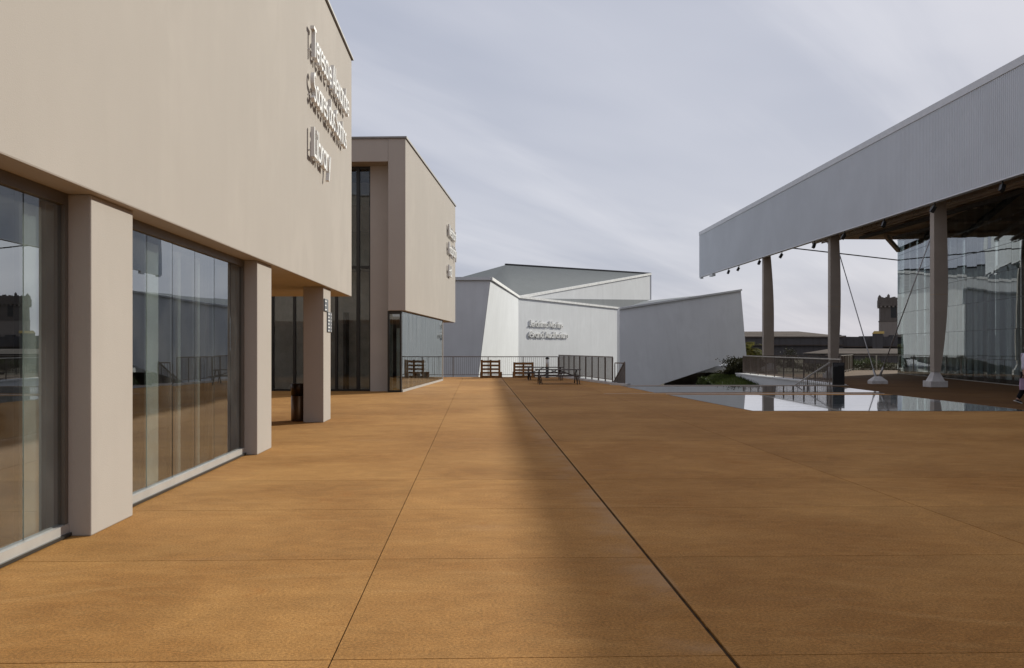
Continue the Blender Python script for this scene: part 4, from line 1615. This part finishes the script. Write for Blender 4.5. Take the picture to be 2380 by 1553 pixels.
# ------------------------------------------------------------------ PERSON at the right edge
def skin_mesh(name, joints, edges, mat, parent, sub=2, root=0):
    me = bpy.data.meshes.new(name)
    me.from_pydata([j[0] for j in joints], edges, [])
    o = bpy.data.objects.new(name, me)
    COL.objects.link(o)
    sk = o.modifiers.new("skin", 'SKIN')
    sk.use_smooth_shade = True
    if not me.skin_vertices:
        bpy.context.view_layer.update()
    for i, j in enumerate(joints):
        r = j[1] if isinstance(j[1], tuple) else (j[1], j[1])
        me.skin_vertices[0].data[i].radius = r
        me.skin_vertices[0].data[i].use_root = (i == root)
    sb = o.modifiers.new("sub", 'SUBSURF')
    sb.levels = sub
    sb.render_levels = sub
    dg = bpy.context.evaluated_depsgraph_get()
    bpy.context.view_layer.update()
    ev = o.evaluated_get(dg)
    nm = bpy.data.meshes.new_from_object(ev)
    nm.name = name
    o.modifiers.clear()
    o.data = nm
    nm.materials.clear()
    nm.materials.append(mat)
    for p in nm.polygons:
        p.use_smooth = True
    o.parent = parent
    return o


px_ = at(2385, 938, 28.5)
per = thing("person", "person in a pale lilac shirt and black trousers walking at the right edge", "person", (px_.x, 28.5, 0))
# faces +x, rear leg to the left; local x forward, y left/right, z up
body_j = [
    ((0.00, 0, 0.93), 0.12), ((0.02, 0, 1.10), 0.115), ((0.03, 0, 1.27), 0.135), ((0.03, 0, 1.38), 0.09), ((0.045, 0, 1.45), 0.052), ((0.06, 0, 1.52), 0.06),
    ((0.075, 0, 1.585), 0.085), ((0.07, 0, 1.66), 0.075),
    ((0.02, -0.19, 1.36), 0.055), ((-0.10, -0.24, 1.11), 0.042), ((-0.17, -0.23, 0.88), 0.030), ((-0.185, -0.23, 0.80), 0.030),
    ((0.02, 0.19, 1.36), 0.055), ((0.06, 0.24, 1.10), 0.042), ((0.20, 0.22, 0.90), 0.030), ((0.23, 0.22, 0.83), 0.030),
    ((-0.04, -0.09, 0.82), 0.09), ((-0.08, -0.09, 0.48), 0.058), ((-0.30, -0.09, 0.12), 0.038), ((-0.22, -0.09, 0.04), 0.035),
    ((0.05, 0.09, 0.82), 0.09), ((0.18, 0.09, 0.48), 0.058), ((0.24, 0.09, 0.10), 0.038), ((0.36, 0.09, 0.05), 0.033),
]
body_e = [(0, 1), (1, 2), (2, 3), (3, 4), (4, 5), (5, 6), (6, 7), (3, 8), (8, 9), (9, 10), (10, 11), (3, 12), (12, 13), (13, 14), (14, 15),
          (0, 16), (16, 17), (17, 18), (18, 19), (0, 20), (20, 21), (21, 22), (22, 23)]
skin_mesh("body", body_j, body_e, M_SKIN, per)
for side, hx, hz in ((-1, -0.19, 0.79), (1, 0.235, 0.82)):
    yy = -0.23 if side < 0 else 0.22
    for k in range(4):
        L = (0.070, 0.080, 0.075, 0.058)[k]
        x0 = hx - 0.03 + 0.020 * k
        skin_mesh("finger", [((x0, yy, hz + 0.005), 0.009), ((x0 - 0.005, yy, hz - L * 0.5), 0.008), ((x0 + 0.008, yy + 0.012, hz - L), 0.007)], [(0, 1), (1, 2)], M_SKIN, per, 1)
    skin_mesh("thumb", [((hx + 0.03, yy, hz + 0.03), 0.010), ((hx + 0.045, yy + 0.01, hz - 0.005), 0.009), ((hx + 0.035, yy + 0.015, hz - 0.035), 0.008)], [(0, 1), (1, 2)], M_SKIN, per, 1)
skin_mesh("shirt", [((0.0, 0, 0.90), 0.155), ((0.02, 0, 1.10), 0.145), ((0.03, 0, 1.27), 0.16), ((0.03, 0, 1.385), 0.105),
                    ((0.02, -0.19, 1.365), 0.078), ((-0.055, -0.225, 1.19), 0.075), ((0.02, 0.19, 1.365), 0.078), ((0.04, 0.225, 1.19), 0.075)],
          [(0, 1), (1, 2), (2, 3), (3, 4), (4, 5), (3, 6), (6, 7)], M_SHIRT, per)
skin_mesh("trousers", [((0.0, 0, 0.92), 0.145), ((-0.04, -0.09, 0.80), 0.115), ((-0.08, -0.09, 0.48), 0.082), ((-0.29, -0.09, 0.13), 0.066),
                       ((0.05, 0.09, 0.80), 0.115), ((0.18, 0.09, 0.48), 0.082), ((0.24, 0.09, 0.10), 0.066)],
          [(0, 1), (1, 2), (2, 3), (0, 4), (4, 5), (5, 6)], M_TROUS, per)
skin_mesh("shoe", [((-0.34, -0.09, 0.115), 0.048), ((-0.25, -0.09, 0.055), 0.045), ((-0.17, -0.09, 0.035), 0.035)], [(0, 1), (1, 2)], M_SHOE, per, 2)
skin_mesh("shoe", [((0.22, 0.09, 0.055), 0.048), ((0.33, 0.09, 0.05), 0.045), ((0.43, 0.09, 0.04), 0.035)], [(0, 1), (1, 2)], M_SHOE, per, 2)
MB().bar((-0.385, -0.09, 0.085), (-0.17, -0.09, 0.01), 0.08, 0.02).build("sole", M_SOLE, per)
MB().bar((0.17, 0.09, 0.01), (0.46, 0.09, 0.01), 0.08, 0.02).build("sole", M_SOLE, per)
skin_mesh("hair", [((0.055, 0, 1.60), 0.088), ((0.055, 0, 1.68), 0.083), ((0.02, 0, 1.62), 0.085), ((-0.01, 0, 1.53), 0.06)], [(0, 1), (0, 2), (2, 3)], M_HAIR, per)
# face
skin_mesh("nose", [((0.155, 0, 1.605), 0.010), ((0.175, 0, 1.575), 0.014)], [(0, 1)], M_SKIN, per, 1)
for sy in (-1, 1):
    skin_mesh("ear", [((0.06, sy * 0.082, 1.61), 0.012), ((0.058, sy * 0.086, 1.57), 0.014)], [(0, 1)], M_SKIN, per, 1)
    lathe([(0.001, -0.009), (0.008, -0.005), (0.010, 0), (0.008, 0.005), (0.001, 0.009)], 8).build("eye", M_HAIR, per).location = (0.15, sy * 0.032, 1.615)
MB().box(0.148, 0.158, -0.022, 0.022, 1.535, 1.543).build("mouth", M_BAG, per)
bag = thing("paper_bag", "lilac paper bag hanging from the walking person's hand at the right edge", "bag", (px_.x - 0.215, 28.5 - 0.23, 0.40))
v = []
for hx, hy, z in ((0.075, 0.03, 0.0), (0.085, 0.04, 0.12), (0.075, 0.02, 0.32)):
    v += [(-hx, -hy, z), (hx, -hy, z), (hx, hy, z), (-hx, hy, z)]
f = [(3, 2, 1, 0)]
for a in (0, 4):
    f += [(a + k, a + (k + 1) % 4, a + 4 + (k + 1) % 4, a + 4 + k) for k in range(4)]
MB().add(v, f).build("bag_body", M_BAG, bag)
MB().tube((-0.05, 0, 0.31), (0.0, 0, 0.375), 0.004, n=5).tube((0.0, 0, 0.375), (0.05, 0, 0.31), 0.004, n=5).build("handle", M_BAG, bag)
